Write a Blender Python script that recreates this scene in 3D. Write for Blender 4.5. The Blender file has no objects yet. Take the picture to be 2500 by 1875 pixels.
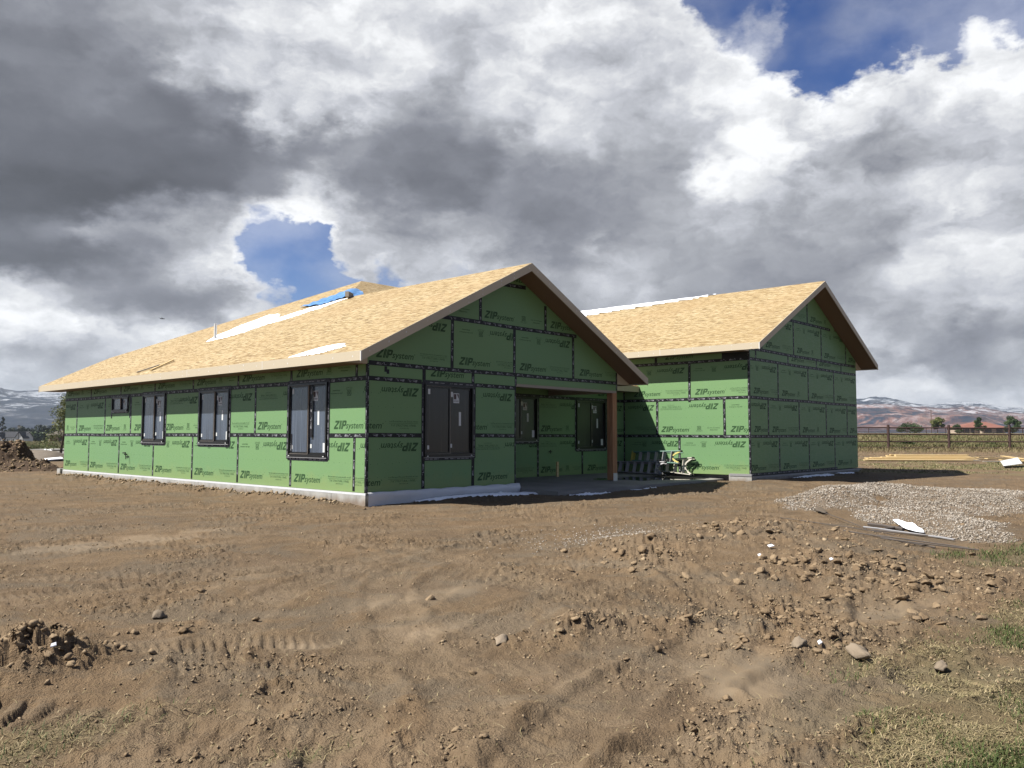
import bpy, bmesh, math, random
import numpy as np
from mathutils import Vector, Matrix
random.seed(7); rng = np.random.RandomState(11)
SC = bpy.context.scene; COL = SC.collection
R_ = math.radians

# ------------------------------------------------------------------ camera
CAM = np.array([-10.7317, -13.9501, 1.2165]); PITCH, YAW, ROLL, FPX = .0635, .8318, .0022, 1990.08
fw = np.array([math.sin(YAW)*math.cos(PITCH), math.cos(YAW)*math.cos(PITCH), math.sin(PITCH)])
rt = np.array([math.cos(YAW), -math.sin(YAW), 0.]); up = np.cross(rt, fw)
rt, up = rt*math.cos(ROLL)+up*math.sin(ROLL), -rt*math.sin(ROLL)+up*math.cos(ROLL)
cd = bpy.data.cameras.new('camera'); cam = bpy.data.objects.new('camera', cd); COL.objects.link(cam)
cam.matrix_world = Matrix(((rt[0], up[0], -fw[0], CAM[0]), (rt[1], up[1], -fw[1], CAM[1]), (rt[2], up[2], -fw[2], CAM[2]), (0, 0, 0, 1)))
cd.sensor_width = 36.; cd.lens = FPX/2500*36; cd.clip_start = .05; cd.clip_end = 30000
SC.camera = cam
# ------------------------------------------------------------------ exposure / view
SC.view_settings.view_transform = 'Standard'; SC.view_settings.look = 'None'
SC.view_settings.gamma = 1; SC.view_settings.exposure = 1.25
# ------------------------------------------------------------------ sun
LD = Vector((1, -.65, -1.38)).normalized()
sl = bpy.data.lights.new('sun', 'SUN'); sl.energy = 5.0; sl.angle = R_(.5); sl.color = (1, .95, .87)
sun = bpy.data.objects.new('sun', sl); COL.objects.link(sun)
sun.rotation_euler = (-LD).to_track_quat('Z', 'Y').to_euler()
# ------------------------------------------------------------------ sky
W = bpy.data.worlds.new('World'); SC.world = W; W.use_nodes = True
def sky():
    nt = W.node_tree; nt.nodes.clear(); N = nt.nodes.new; L = nt.links.new
    out = N('ShaderNodeOutputWorld'); bg = N('ShaderNodeBackground'); L(bg.outputs[0], out.inputs[0])
    bg.inputs[1].default_value = .05
    tc = N('ShaderNodeTexCoord'); D = tc.outputs['Generated']
    ns = N('ShaderNodeTexSky'); ns.sky_type = 'NISHITA'; ns.sun_disc = False
    ns.sun_elevation = math.asin(-LD.z); ns.sun_rotation = math.atan2(-LD.x, -LD.y)
    ns.altitude = 1400; ns.air_density = 1.0; ns.dust_density = .3; ns.ozone_density = 2.0
    def m(op, a, b=None, c=None, cl=False):
        n = N('ShaderNodeMath'); n.operation = op; n.use_clamp = cl
        for i, v in enumerate((a, b, c)):
            if v is None: continue
            if isinstance(v, (int, float)): n.inputs[i].default_value = v
            else: L(v, n.inputs[i])
        return n.outputs[0]
    def vm(op, a, b):
        n = N('ShaderNodeVectorMath'); n.operation = op
        for i, v in enumerate((a, b)):
            if isinstance(v, (tuple, list, np.ndarray)): n.inputs[i].default_value = tuple(float(x) for x in v)
            else: L(v, n.inputs[i])
        return n
    def mr(v, a, b, c=0., d=1., sm=True):
        n = N('ShaderNodeMapRange'); n.interpolation_type = 'SMOOTHSTEP' if sm else 'LINEAR'
        L(v, n.inputs[0]); n.inputs[1].default_value = a; n.inputs[2].default_value = b; n.inputs[3].default_value = c; n.inputs[4].default_value = d
        return n.outputs[0]
    def noise(vec, scale, detail, rough=.55, dist=0., lac=2.):
        n = N('ShaderNodeTexNoise'); L(vec, n.inputs['Vector']); n.inputs['Scale'].default_value = scale
        n.inputs['Detail'].default_value = detail; n.inputs['Roughness'].default_value = rough
        n.inputs['Distortion'].default_value = dist; n.inputs['Lacunarity'].default_value = lac
        return n
    # world-fixed tangent plane towards the cloud bank east of the house; x right, y down, one unit = one survey pixel
    P = vm('DOT_PRODUCT', D, rt).outputs['Value']; Q = vm('DOT_PRODUCT', D, up).outputs['Value']; Fd = vm('DOT_PRODUCT', D, fw).outputs['Value']
    front = mr(Fd, .42, .70); Fs = m('MAXIMUM', Fd, .3)
    stretch = vm('MULTIPLY', D, (1, 1, 1.7)).outputs[0]
    w0 = vm('SUBTRACT', noise(stretch, 3.0, 3.0, .55).outputs['Color'], (.5, .5, .5)).outputs[0]
    w1 = vm('SUBTRACT', noise(stretch, 13., 7.0, .60).outputs['Color'], (.5, .5, .5)).outputs[0]
    s0, s1 = N('ShaderNodeSeparateXYZ'), N('ShaderNodeSeparateXYZ'); L(w0, s0.inputs[0]); L(w1, s1.inputs[0])
    def pix(base, sgn, cen, a, b, i):
        v = m('MULTIPLY_ADD', m('DIVIDE', base, Fs), sgn*FPX, cen); v = m('MULTIPLY_ADD', s0.outputs[i], a, v); return m('MULTIPLY_ADD', s1.outputs[i], b, v)
    X, Y = pix(P, 1, 1250, 230, 330, 0), pix(Q, -1, 937.5, 150, 240, 1)
    u = m('DIVIDE', X, 2500.)
    ROWS = [(0, '150 150 150 172 190 195 210 225 205 215 225 215 205 205 200 190 180 180 190 190 190', '99 99 99 99 99 99 99 99 99 99 99 99 92 66 12 40 0 0 12 8 0'),
            (90, '130 135 150 170 205 200 212 228 218 200 230 220 220 210 200 195 180 180 190 210 200', '99 99 99 99 99 99 99 99 99 99 99 99 99 88 42 52 0 18 28 62 30'),
            (180, '120 125 128 138 212 208 238 230 205 175 210 215 205 200 218 218 205 215 230 232 238', '99 99 99 99 99 99 99 99 99 99 99 99 99 86 84 38 0 26 92 99 99'),
            (270, '105 108 110 110 130 222 218 190 165 165 200 190 180 185 242 228 212 222 198 203 218', '99 99 99 99 99 99 99 99 99 99 99 99 99 90 99 88 75 99 99 99 99'),
            (360, '102 98 100 100 102 122 142 148 138 148 165 192 165 172 243 236 188 168 180 198 208', '99 99 99 99 99 99 99 99 99 99 99 99 99 99 99 99 99 99 99 99 99'),
            (450, '88 86 88 90 96 122 184 142 128 124 150 152 148 160 236 216 188 195 212 192 192', '99 99 99 99 99 99 99 99 99 99 99 99 99 99 99 99 99 99 99 99 99'),
            (540, '105 128 170 165 178 200 228 190 160 172 160 138 140 165 195 175 172 176 208 228 195', '99 99 99 99 96 52 99 99 99 90 99 99 99 99 99 99 99 99 99 99 99'),
            (630, '92 94 108 140 198 195 190 185 180 200 190 150 188 165 160 152 148 165 202 205 200', '99 99 99 99 92 10 0 82 94 72 99 99 99 99 99 99 99 99 99 99 99'),
            (720, '214 190 146 116 128 178 190 190 185 180 162 150 176 150 148 148 150 178 196 200 190', '99 99 99 99 99 60 0 25 50 75 99 99 99 99 99 99 99 99 99 99 99'),
            (810, '238 226 206 188 206 198 180 180 180 175 165 165 165 160 160 160 165 198 160 132 150', '99 99 99 95 88 80 80 90 99 99 99 99 99 99 99 99 99 99 99 99 99'),
            (890, '176 172 186 190 186 180 180 180 180 175 170 165 165 165 165 165 180 195 160 165 178', '99 99 99 99 99 99 99 99 99 99 99 99 99 99 99 99 99 99 99 99 99'),
            (950, '188 190 190 190 190 190 190 185 185 185 185 185 185 185 185 185 190 208 215 190 195', '99 99 99 99 99 99 99 99 99 99 99 99 99 99 99 99 99 96 97 99 99'),
            (1010, '205 205 205 200 200 200 200 200 200 200 200 200 200 200 200 200 200 200 205 200 200', '90 99 99 99 99 99 99 99 99 99 99 99 99 99 99 99 95 86 88 92 95')]
    acc = None
    for k, (y0, br, cv) in enumerate(ROWS):
        lo = ROWS[k-1][0] if k else -9e3; hi = ROWS[k+1][0] if k < len(ROWS)-1 else 9e3
        if k == 0: w = mr(Y, y0, hi, 1., 0., True)
        elif k == len(ROWS)-1: w = mr(Y, lo, y0, 0., 1., True)
        else: w = m('MULTIPLY', mr(Y, lo, y0), mr(Y, y0, hi, 1., 0.))
        r = N('ShaderNodeValToRGB'); L(u, r.inputs[0]); r.color_ramp.interpolation = 'EASE'; e = r.color_ramp.elements
        bv, cvv = [int(t)/255 for t in br.split()], [int(t)/99 for t in cv.split()]
        e[0].position = 0.; e[1].position = 1.
        for i in range(1, 20): e.new(i*.05)
        for i in range(21): e[i].color = (bv[i], cvv[i], 0, 1)
        t_ = vm('SCALE', r.outputs[0], (0, 0, 0)); L(w, t_.inputs['Scale'])
        acc = t_.outputs[0] if acc is None else vm('ADD', acc, t_.outputs[0]).outputs[0]
    sa = N('ShaderNodeSeparateXYZ'); L(acc, sa.inputs[0]); lay, cvl = sa.outputs[0], sa.outputs[1]
    # billows: fractal cells, lit from the sun's side
    def billow(off):
        v = vm('ADD', vm('ADD', stretch, vm('MULTIPLY', w1, (.10, .10, .10)).outputs[0]).outputs[0], off).outputs[0]
        return m('MULTIPLY', noise(v, 7.5, 9, .56).outputs['Fac'], .84)
    sd = -np.array(LD); tang = rt*float(sd@rt)+up*float(sd@up); tang = tang/np.linalg.norm(tang)+up*.35
    bl = billow((0, 0, 0)); relief = m('SUBTRACT', billow(tuple(tang*.03)), bl)
    big = noise(stretch, 4.0, 10, .52).outputs['Fac']; nz = m('SUBTRACT', big, .5)
    covf = m('MULTIPLY_ADD', m('SUBTRACT', cvl, .5), 2.3, m('MULTIPLY_ADD', nz, 1.7, m('MULTIPLY', m('SUBTRACT', .42, bl), 1.6)))
    covb = m('MULTIPLY_ADD', nz, 6.0, m('MULTIPLY_ADD', m('SUBTRACT', .42, bl), 1.2, -.35))
    cov = m('ADD', m('MULTIPLY', covf, front), m('MULTIPLY', covb, m('SUBTRACT', 1, front)))
    alpha = m('MAXIMUM', mr(cov, -.40, .42), m('MULTIPLY', mr(big, .40, .62), .30))
    layb = m('MULTIPLY_ADD', nz, 1.0, .60)
    lay2 = m('ADD', m('MULTIPLY', lay, front), m('MULTIPLY', layb, m('SUBTRACT', 1, front)))
    act = mr(lay2, .44, .80, .18, 1.15)
    v = m('MULTIPLY_ADD', m('MULTIPLY', relief, act), 1.0, m('MULTIPLY_ADD', nz, .34, lay2))
    v = m('MULTIPLY_ADD', m('MULTIPLY', m('SUBTRACT', .42, bl), act), -.30, v)
    v = m('ADD', v, m('MULTIPLY', mr(cov, .25, .95, 1., 0.), .10))
    v = m('MINIMUM', m('MAXIMUM', v, .27), 1.0)
    cr = N('ShaderNodeValToRGB'); L(v, cr.inputs[0]); e = cr.color_ramp.elements
    e[0].position = 0.; e[0].color = (0, 0, 0, 1); e[1].position = 1.; e[1].color = (.97, .98, 1., 1)
    for p_, tint in ((.30, (.96, .99, 1.17)), (.42, (.95, .99, 1.17)), (.55, (.955, .995, 1.14)), (.66, (.965, 1., 1.09)), (.78, (.97, 1., 1.08)), (.9, (.985, 1., 1.03))):
        x = e.new(p_); x.color = tuple(min(1, p_**2.25*t) for t in tint)+(1,)
    sc = vm('SCALE', cr.outputs[0], (0, 0, 0)); sc.inputs['Scale'].default_value = 8.7
    skyc = N('ShaderNodeHueSaturation'); L(ns.outputs[0], skyc.inputs['Color']); skyc.inputs['Hue'].default_value = .517; skyc.inputs['Saturation'].default_value = 1.28; skyc.inputs['Value'].default_value = .86
    mx = N('ShaderNodeMix'); mx.data_type = 'RGBA'; L(alpha, mx.inputs[0]); L(skyc.outputs[0], mx.inputs[6]); L(sc.outputs[0], mx.inputs[7])
    # below the horizon: plain ground-coloured
    sp = N('ShaderNodeSeparateXYZ'); L(D, sp.inputs[0])
    mx2 = N('ShaderNodeMix'); mx2.data_type = 'RGBA'; L(mr(sp.outputs[2], -.03, -.005), mx2.inputs[0]); mx2.inputs[6].default_value = (.9, .75, .6, 1); L(mx.outputs[2], mx2.inputs[7])
    L(mx2.outputs[2], bg.inputs[0])
    W.cycles.sampling_method = 'MANUAL'; W.cycles.sample_map_resolution = 512
sky()
# ================================================================== helpers
ids = {}
def link(o, parent=None):
    COL.objects.link(o)
    if parent is not None: o.parent = parent
    return o
def mesh(name, verts, faces, mats=None, smooth=False, midx=None):
    me = bpy.data.meshes.new(name)
    verts = np.asarray(verts, dtype=np.float32).reshape(-1, 3)
    if isinstance(faces, np.ndarray) and faces.ndim == 2:
        nf, k = faces.shape
        me.vertices.add(len(verts)); me.vertices.foreach_set('co', verts.ravel())
        me.loops.add(nf*k); me.loops.foreach_set('vertex_index', faces.astype(np.int32).ravel())
        me.polygons.add(nf); me.polygons.foreach_set('loop_start', np.arange(nf, dtype=np.int32)*k)
        try: me.polygons.foreach_set('loop_total', np.full(nf, k, dtype=np.int32))
        except Exception: pass
        me.update(calc_edges=True)
    else:
        me.from_pydata([tuple(map(float, v)) for v in verts], [], [tuple(int(i) for i in f) for f in faces]); me.update()
    if mats is not None:
        for m_ in (mats if isinstance(mats, (list, tuple)) else [mats]): me.materials.append(m_)
    if midx is not None: me.polygons.foreach_set('material_index', np.asarray(midx, dtype=np.int32))
    if smooth: me.polygons.foreach_set('use_smooth', np.ones(len(me.polygons), dtype=bool))
    return me
def obj(name, me, parent=None, loc=None, rot=None):
    o = bpy.data.objects.new(name, me); link(o, parent)
    if loc is not None: o.location = loc
    if rot is not None: o.rotation_euler = rot
    return o
def tag(o, label=None, cat=None, group=None, kind=None):
    if label: o['label'] = label
    if cat: o['category'] = cat
    if group: o['group'] = group
    if kind: o['kind'] = kind
    return o
def empty(name, loc=(0, 0, 0), rz=0.):
    o = bpy.data.objects.new(name, None); o.empty_display_size = .2; link(o); o.location = loc; o.rotation_euler = (0, 0, rz); return o
def copy_tree(o, parent=None):
    c = o.copy(); COL.objects.link(c)
    if parent is not None: c.parent = parent
    for ch in list(o.children): copy_tree(ch, c)
    return c
class MB:
    def __init__(s): s.v = []; s.f = []; s.m = []
    def add(s, vs, fs, mi=0):
        n = len(s.v); s.v += [tuple(map(float, v)) for v in vs]; s.f += [tuple(i+n for i in f) for f in fs]; s.m += [mi]*len(fs); return s
    def box(s, a, b, mi=0, M=None):
        x0, y0, z0 = a; x1, y1, z1 = b
        vs = [(x0, y0, z0), (x1, y0, z0), (x1, y1, z0), (x0, y1, z0), (x0, y0, z1), (x1, y0, z1), (x1, y1, z1), (x0, y1, z1)]
        if M is not None: vs = [tuple(M @ Vector(v)) for v in vs]
        return s.add(vs, [(0, 3, 2, 1), (4, 5, 6, 7), (0, 1, 5, 4), (1, 2, 6, 5), (2, 3, 7, 6), (3, 0, 4, 7)], mi)
    def bar(s, p, q, w, h, mi=0, upv=(0, 0, 1)):
        p, q = Vector(p), Vector(q); d = (q-p); L = d.length; d.normalize()
        u = Vector(upv); sx = d.cross(u)
        if sx.length < 1e-4: sx = d.cross(Vector((1, 0, 0)))
        sx.normalize(); u = sx.cross(d)
        M = Matrix(((d.x, sx.x, u.x, p.x), (d.y, sx.y, u.y, p.y), (d.z, sx.z, u.z, p.z), (0, 0, 0, 1)))
        return s.box((0, -w/2, -h/2), (L, w/2, h/2), mi, M)
    def tube(s, p, q, r0, r1=None, n=8, mi=0):
        r1 = r0 if r1 is None else r1
        p, q = Vector(p), Vector(q); d = (q-p).normalized(); a = d.orthogonal().normalized(); b = d.cross(a)
        vs = []
        for c, r in ((p, r0), (q, r1)):
            for i in range(n):
                t = 2*math.pi*i/n; vs.append(c+a*math.cos(t)*r+b*math.sin(t)*r)
        fs = [(i, (i+1) % n, n+(i+1) % n, n+i) for i in range(n)] + [tuple(range(n-1, -1, -1)), tuple(range(n, 2*n))]
        return s.add(vs, fs, mi)
    def prism(s, pts, vec, mi=0):
        n = len(pts); vec = Vector(vec); vs = [Vector(p) for p in pts]+[Vector(p)+vec for p in pts]
        return s.add(vs, [tuple(range(n-1, -1, -1)), tuple(range(n, 2*n))]+[(i, (i+1) % n, n+(i+1) % n, n+i) for i in range(n)], mi)
    def build(s, name, mats, parent=None, smooth=False, **k):
        return obj(name, mesh(name, s.v, s.f, mats, smooth, s.m), parent, **k)
# ------------------------------------------------------------------ numpy noise
TAB = np.random.RandomState(5).rand(8, 256, 256).astype(np.float32)
def vn(x, y, seed=0):
    t = TAB[seed % 8]; xf = np.floor(x); yf = np.floor(y); u = x-xf; v = y-yf
    xi = xf.astype(np.int64)+seed*37; yi = yf.astype(np.int64)+seed*91
    u = u*u*(3-2*u); v = v*v*(3-2*v)
    a = t[xi & 255, yi & 255]; b = t[(xi+1) & 255, yi & 255]; c = t[xi & 255, (yi+1) & 255]; d = t[(xi+1) & 255, (yi+1) & 255]
    return (a+(b-a)*u)*(1-v)+(c+(d-c)*u)*v
def fbm(x, y, oct=4, seed=0, gain=.5, ridge=False):
    s = 0.; amp = 1.; tot = 0.; ca, sa = math.cos(.6), math.sin(.6)
    for o in range(oct):
        n = vn(x, y, seed+o)
        if ridge: n = 1-np.abs(2*n-1)
        s = s+n*amp; tot += amp; amp *= gain
        x, y = (x*ca-y*sa)*2.03+7.1, (x*sa+y*ca)*2.03+3.7
    return s/tot
def sst(a, b, x):
    t = np.clip((x-a)/(b-a), 0, 1); return t*t*(3-2*t)
# ------------------------------------------------------------------ pixels of the survey photo -> world directions
def ray(px, py):
    d = fw+rt*(px-1250)/FPX-up*(py-937.5)/FPX; return d
def onz(px, py, z):
    d = ray(px, py); t = (z-CAM[2])/d[2]; p = CAM+d*t; return (p[0], p[1])
F2 = np.array([math.sin(YAW), math.cos(YAW)]); R2 = np.array([math.cos(YAW), -math.sin(YAW)])
def at(px, s):            # world xy at ground distance s in the direction of survey column px
    t = (px-1250)/FPX*s*math.cos(PITCH)
    return CAM[:2]+F2*s+R2*t
# ================================================================== materials
def mat(name, base=(.5, .5, .5), rough=.7, spec=.3, metal=0.):
    m = bpy.data.materials.new(name); m.use_nodes = True; b = m.node_tree.nodes['Principled BSDF']
    b.inputs['Base Color'].default_value = (*(c*K for c in base), 1); b.inputs['Roughness'].default_value = rough
    b.inputs['Specular IOR Level'].default_value = spec; b.inputs['Metallic'].default_value = metal
    return m
class NT:
    def __init__(s, m):
        s.t = m.node_tree; s.b = s.t.nodes['Principled BSDF']; s.tc = s.t.nodes.new('ShaderNodeTexCoord')
    def n(s, kind, **kw):
        x = s.t.nodes.new(kind)
        for k, v in kw.items(): setattr(x, k, v)
        return x
    def set(s, sock, v):
        if isinstance(v, bpy.types.NodeSocket): s.t.links.new(v, sock)
        elif isinstance(v, (tuple, list)) and len(v) == 3 and sock.type == 'RGBA': sock.default_value = (*(c*K for c in v), 1)
        else: sock.default_value = v
    def math(s, op, a, b=None, c=None, clamp=False):
        x = s.n('ShaderNodeMath', operation=op, use_clamp=clamp)
        for i, v in enumerate((a, b, c)):
            if v is not None: s.set(x.inputs[i], v)
        return x.outputs[0]
    def coord(s, scale=(1, 1, 1), rot=(0, 0, 0), out='Object', loc=(0, 0, 0), vec=None):
        mp = s.n('ShaderNodeMapping'); s.set(mp.inputs[0], vec if vec is not None else s.tc.outputs[out]); mp.inputs[3].default_value = scale; mp.inputs[2].default_value = rot; mp.inputs[1].default_value = loc
        return mp.outputs[0]
    def noise(s, vec, scale, detail=4, rough=.55, dist=0.):
        x = s.n('ShaderNodeTexNoise'); s.set(x.inputs['Vector'], vec); x.inputs['Scale'].default_value = scale; x.inputs['Detail'].default_value = detail; x.inputs['Roughness'].default_value = rough; x.inputs['Distortion'].default_value = dist
        return x.outputs['Fac']
    def vor(s, vec, scale, feature='F1', rnd=1.):
        x = s.n('ShaderNodeTexVoronoi', feature=feature); s.set(x.inputs['Vector'], vec); x.inputs['Scale'].default_value = scale; x.inputs['Randomness'].default_value = rnd
        return x
    def ramp(s, fac, stops, interp='LINEAR'):
        x = s.n('ShaderNodeValToRGB'); s.set(x.inputs[0], fac); x.color_ramp.interpolation = interp; e = x.color_ramp.elements
        e[0].position, e[0].color = stops[0][0], (*(q*K for q in stops[0][1]), 1); e[1].position, e[1].color = stops[-1][0], (*(q*K for q in stops[-1][1]), 1)
        for p, c in stops[1:-1]: y = e.new(p); y.color = (*(q*K for q in c), 1)
        return x.outputs[0]
    def mr(s, v, a, b, c=0., d=1.):
        x = s.n('ShaderNodeMapRange', interpolation_type='SMOOTHSTEP'); s.set(x.inputs[0], v)
        for i, q in enumerate((a, b, c, d)): x.inputs[i+1].default_value = q
        return x.outputs[0]
    def mix(s, f, a, b, mode='MIX'):
        x = s.n('ShaderNodeMix', data_type='RGBA', blend_type=mode); s.set(x.inputs[0], f); s.set(x.inputs[6], a); s.set(x.inputs[7], b); return x.outputs[2]
    def attr(s, name, kind='GEOMETRY'):
        x = s.n('ShaderNodeAttribute', attribute_name=name, attribute_type=kind); return x
    def bump(s, h, strength=.5, dist=.02):
        x = s.n('ShaderNodeBump'); s.set(x.inputs['Height'], h); x.inputs['Strength'].default_value = strength; x.inputs['Distance'].default_value = dist; s.set(s.b.inputs['Normal'], x.outputs[0])
    def col(s, c): s.set(s.b.inputs['Base Color'], c)
    def rough(s, c): s.set(s.b.inputs['Roughness'], c)
def rnd_tint(m_, base, amt=.15, rough=.8, nscale=8., spec=.2, bump=0.):
    m = mat(m_, base, rough, spec); t = NT(m); oi = t.n('ShaderNodeObjectInfo')
    k = t.math('ADD', t.math('MULTIPLY', oi.outputs['Random'], amt), t.math('MULTIPLY', t.noise(t.coord(), nscale, 5), amt*1.6))
    t.col(t.mix(1., base, t.n('ShaderNodeCombineColor').outputs[0]) if 0 else t.mix(k, tuple(c*(1-amt*.9) for c in base), tuple(min(1, c*(1+amt*2)) for c in base)))
    if bump: t.bump(t.noise(t.coord(), nscale*4, 6), bump, .01)
    return m
M = {}
K = .63     # measured reflectances, scaled once for the exposure used above
def make_mats():
    # coated green sheathing
    m = mat('green_sheathing', (.19, .40, .15), .5, .25); t = NT(m); oi = t.n('ShaderNodeObjectInfo'); g = t.n('ShaderNodeNewGeometry')
    pz = t.coord(vec=g.outputs['Position'])
    n1 = t.noise(pz, .9, 4); n2 = t.noise(t.coord((1, 1, 4), vec=g.outputs['Position']), 9, 5)
    base = t.mix(oi.outputs['Random'], (.175, .335, .145), (.20, .355, .145))
    base = t.mix(t.math('MULTIPLY', n1, .55), base, (.165, .305, .155)); base = t.mix(t.math('MULTIPLY', t.mr(n2, .55, .75), .18), base, (.29, .38, .25))
    sp = t.n('ShaderNodeSeparateXYZ'); t.set(sp.inputs[0], g.outputs['Position'])
    # splashed mud and damp low on the wall
    spl = t.math('MULTIPLY', t.mr(t.math('ADD', sp.outputs[2], t.math('MULTIPLY', t.noise(pz, 3.2, 6, .65), -.65)), -.28, .12, 1., 0.), .5)
    base = t.mix(spl, base, (.28, .35, .13)); t.col(base); t.rough(t.mr(n2, .3, .7, .42, .62)); t.bump(t.noise(pz, 120, 2), .05, .002)
    M['green'] = m
    M['ink'] = mat('printed_ink', (.032, .085, .030), .6, .2)
    M['ink_faint'] = mat('printed_ink_faint', (.055, .13, .05), .6, .2)
    m = mat('black_seam_tape', (.010, .010, .013), .5, .22); t = NT(m); g = t.n('ShaderNodeNewGeometry'); n1 = t.noise(t.coord(vec=g.outputs['Position']), 22, 5, .6)
    t.col(t.mix(t.mr(n1, .5, .72), (.009, .009, .012), (.028, .028, .038))); t.bump(n1, .35, .006); M['tape'] = m
    M['tapeink'] = mat('tape_print_white', (.27, .275, .30), .5, .3)
    m = mat('flashing_tape', (.02, .02, .026), .5, .25); t = NT(m); n1 = t.noise(t.coord(), 18, 5, .6); t.col(t.mix(t.mr(n1, .4, .7), (.014, .014, .019), (.05, .05, .062))); t.bump(n1, .3, .006); M['flash'] = m
    # oriented strand board on the roofs
    m = mat('osb_roof_sheathing', (.5, .34, .16), .75, .2); t = NT(m); oc = t.tc.outputs['UV']
    w = t.noise(oc, 3., 3); 
    cols = None
    hsum = None
    for i, (rot, sx, sy) in enumerate(((.12, 5., 30.), (-.22, 6., 36.), (.42, 8., 34.))):
        v = t.vor(t.coord((sx, sy, 1), (0, 0, rot), vec=oc, loc=(i*3.3, i*1.7, 0)), 1.0)
        sepc = t.n('ShaderNodeSeparateColor'); t.set(sepc.inputs[0], v.outputs['Color'])
        r = sepc.outputs[i % 3]
        hsum = r if hsum is None else t.math('ADD', hsum, r)
    f = t.math('MULTIPLY', hsum, .3333)
    c = t.ramp(f, [(.20, (.13, .08, .035)), (.34, (.29, .205, .10)), (.48, (.41, .31, .16)), (.62, (.48, .38, .215)), (.8, (.56, .46, .29))])
    c = t.mix(t.math('MULTIPLY', t.mr(t.noise(oc, .35, 4, .6), .42, .68), .30), c, (.40, .27, .135))
    wet = t.attr('stain').outputs['Fac']
    c = t.mix(t.math('MULTIPLY', wet, t.mr(t.noise(oc, 2.2, 5), .35, .6, .2, .62)), c, (.30, .33, .17))
    # butt joints of the 4x8 sheets
    sp = t.n('ShaderNodeSeparateXYZ'); t.set(sp.inputs[0], oc)
    wn = t.n('ShaderNodeTexWhiteNoise'); cb = t.n('ShaderNodeCombineXYZ'); t.set(cb.inputs[1], t.math('FLOOR', t.math('DIVIDE', sp.outputs[1], 1.22))); t.set(cb.inputs[0], t.math('FLOOR', t.math('DIVIDE', t.math('ADD', sp.outputs[0], t.math('MULTIPLY', t.math('FLOOR', t.math('DIVIDE', sp.outputs[1], 1.22)), 1.22)), 2.44))); t.set(wn.inputs['Vector'], cb.outputs[0]); c = t.mix(t.math('MULTIPLY', wn.outputs['Value'], .22), c, (.33, .22, .095))
    ry = t.math('PINGPONG', sp.outputs[1], .61); rx = t.math('PINGPONG', t.math('ADD', sp.outputs[0], t.math('MULTIPLY', t.math('FLOOR', t.math('DIVIDE', sp.outputs[1], 1.22)), 1.22)), 1.22)
    j = t.math('MAXIMUM', t.mr(ry, .0, .009, 1., 0.), t.mr(rx, .0, .009, 1., 0.)); c = t.mix(t.math('MULTIPLY', j, .5), c, (.16, .09, .04))
    t.col(c); t.bump(f, .6, .008); M['osb'] = m
    M['fascia'] = rnd_tint('primed_fascia', (.60, .52, .385), .05, .55, 3., .3)
    m = M['fascia']; t = NT(m); 
    M['caulk'] = mat('white_caulk', (.75, .74, .70), .6, .3)
    M['soffit'] = rnd_tint('brown_soffit_board', (.25, .165, .11), .06, .6, 5., .25)
    # concrete
    m = mat('foundation_concrete', (.42, .41, .38), .85, .2); t = NT(m); n1 = t.noise(t.coord(), 2.2, 7, .65); n2 = t.noise(t.coord((1, 1, .3)), 7, 5)
    sp = t.n('ShaderNodeSeparateXYZ'); g = t.n('ShaderNodeNewGeometry'); t.set(sp.inputs[0], g.outputs['Position'])
    c = t.ramp(n1, [(.3, (.30, .30, .285)), (.5, (.42, .415, .39)), (.7, (.53, .52, .49))]); c = t.mix(t.math('MULTIPLY', t.mr(t.math('ADD', sp.outputs[2], t.math('MULTIPLY', n2, -.2)), -.34, -.16, 1., 0.), .75), c, (.21, .145, .095))
    t.col(c); t.bump(n1, .25, .01); M['conc'] = m
    m = mat('wet_slab_concrete', (.25, .24, .225), .5, .4); t = NT(m); g = t.n('ShaderNodeNewGeometry'); n1 = t.noise(t.coord(vec=g.outputs['Position']), 1.1, 5, .55); at_ = t.attr('wet').outputs['Fac']
    wetf = t.mr(t.math('ADD', at_, t.math('MULTIPLY', t.math('SUBTRACT', n1, .5), .9)), .42, .56)
    c = t.ramp(n1, [(.3, (.21, .20, .185)), (.7, (.31, .30, .28))]); t.col(t.mix(wetf, c, (.055, .055, .05))); t.rough(t.mr(wetf, 0., 1., .7, .02)); M['slab'] = m
    m = mat('snow', (.86, .88, .92), .6, .3); t = NT(m); t.bump(t.noise(t.coord(), 14, 6, .6), .5, .02); t.b.inputs['Subsurface Weight'].default_value = .0; m.node_tree.nodes['Principled BSDF'].inputs['Base Color'].default_value = (.75, .77, .81, 1); M['snow'] = m
    m = mat('white_foundation_wrap', (.72, .74, .77), .5, .35); t = NT(m); t.bump(t.noise(t.coord((1, 3, 1)), 5, 5, .6), .5, .03); M['wrap'] = m
    M['frame'] = mat('black_window_frame', (.008, .008, .008), .35, .4)
    M['trim'] = mat('thin_wood_bead', (.42, .36, .30), .5, .3)
    # glass under a blue-grey protective film
    m = mat('filmed_glass', (.1, .12, .16), .16, .55); t = NT(m); oi = t.n('ShaderNodeObjectInfo')
    g = t.n('ShaderNodeNewGeometry'); st = t.noise(t.coord((9, 9, .35), vec=g.outputs['Position']), 1.6, 6, .65, .4); st2 = t.noise(t.coord((2.5, 2.5, 5), vec=g.outputs['Position']), 3., 6, .7, 1.6)
    c = t.ramp(st, [(.3, (.045, .058, .085)), (.5, (.075, .098, .14)), (.66, (.11, .135, .18)), (.8, (.20, .22, .27))])
    c = t.mix(t.math('MULTIPLY', t.mr(st2, .60, .74), .35), c, (.30, .32, .35)); t.col(c); t.rough(t.mr(st, .3, .7, .12, .3)); t.bump(st, .12, .01); M['film'] = m
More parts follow.
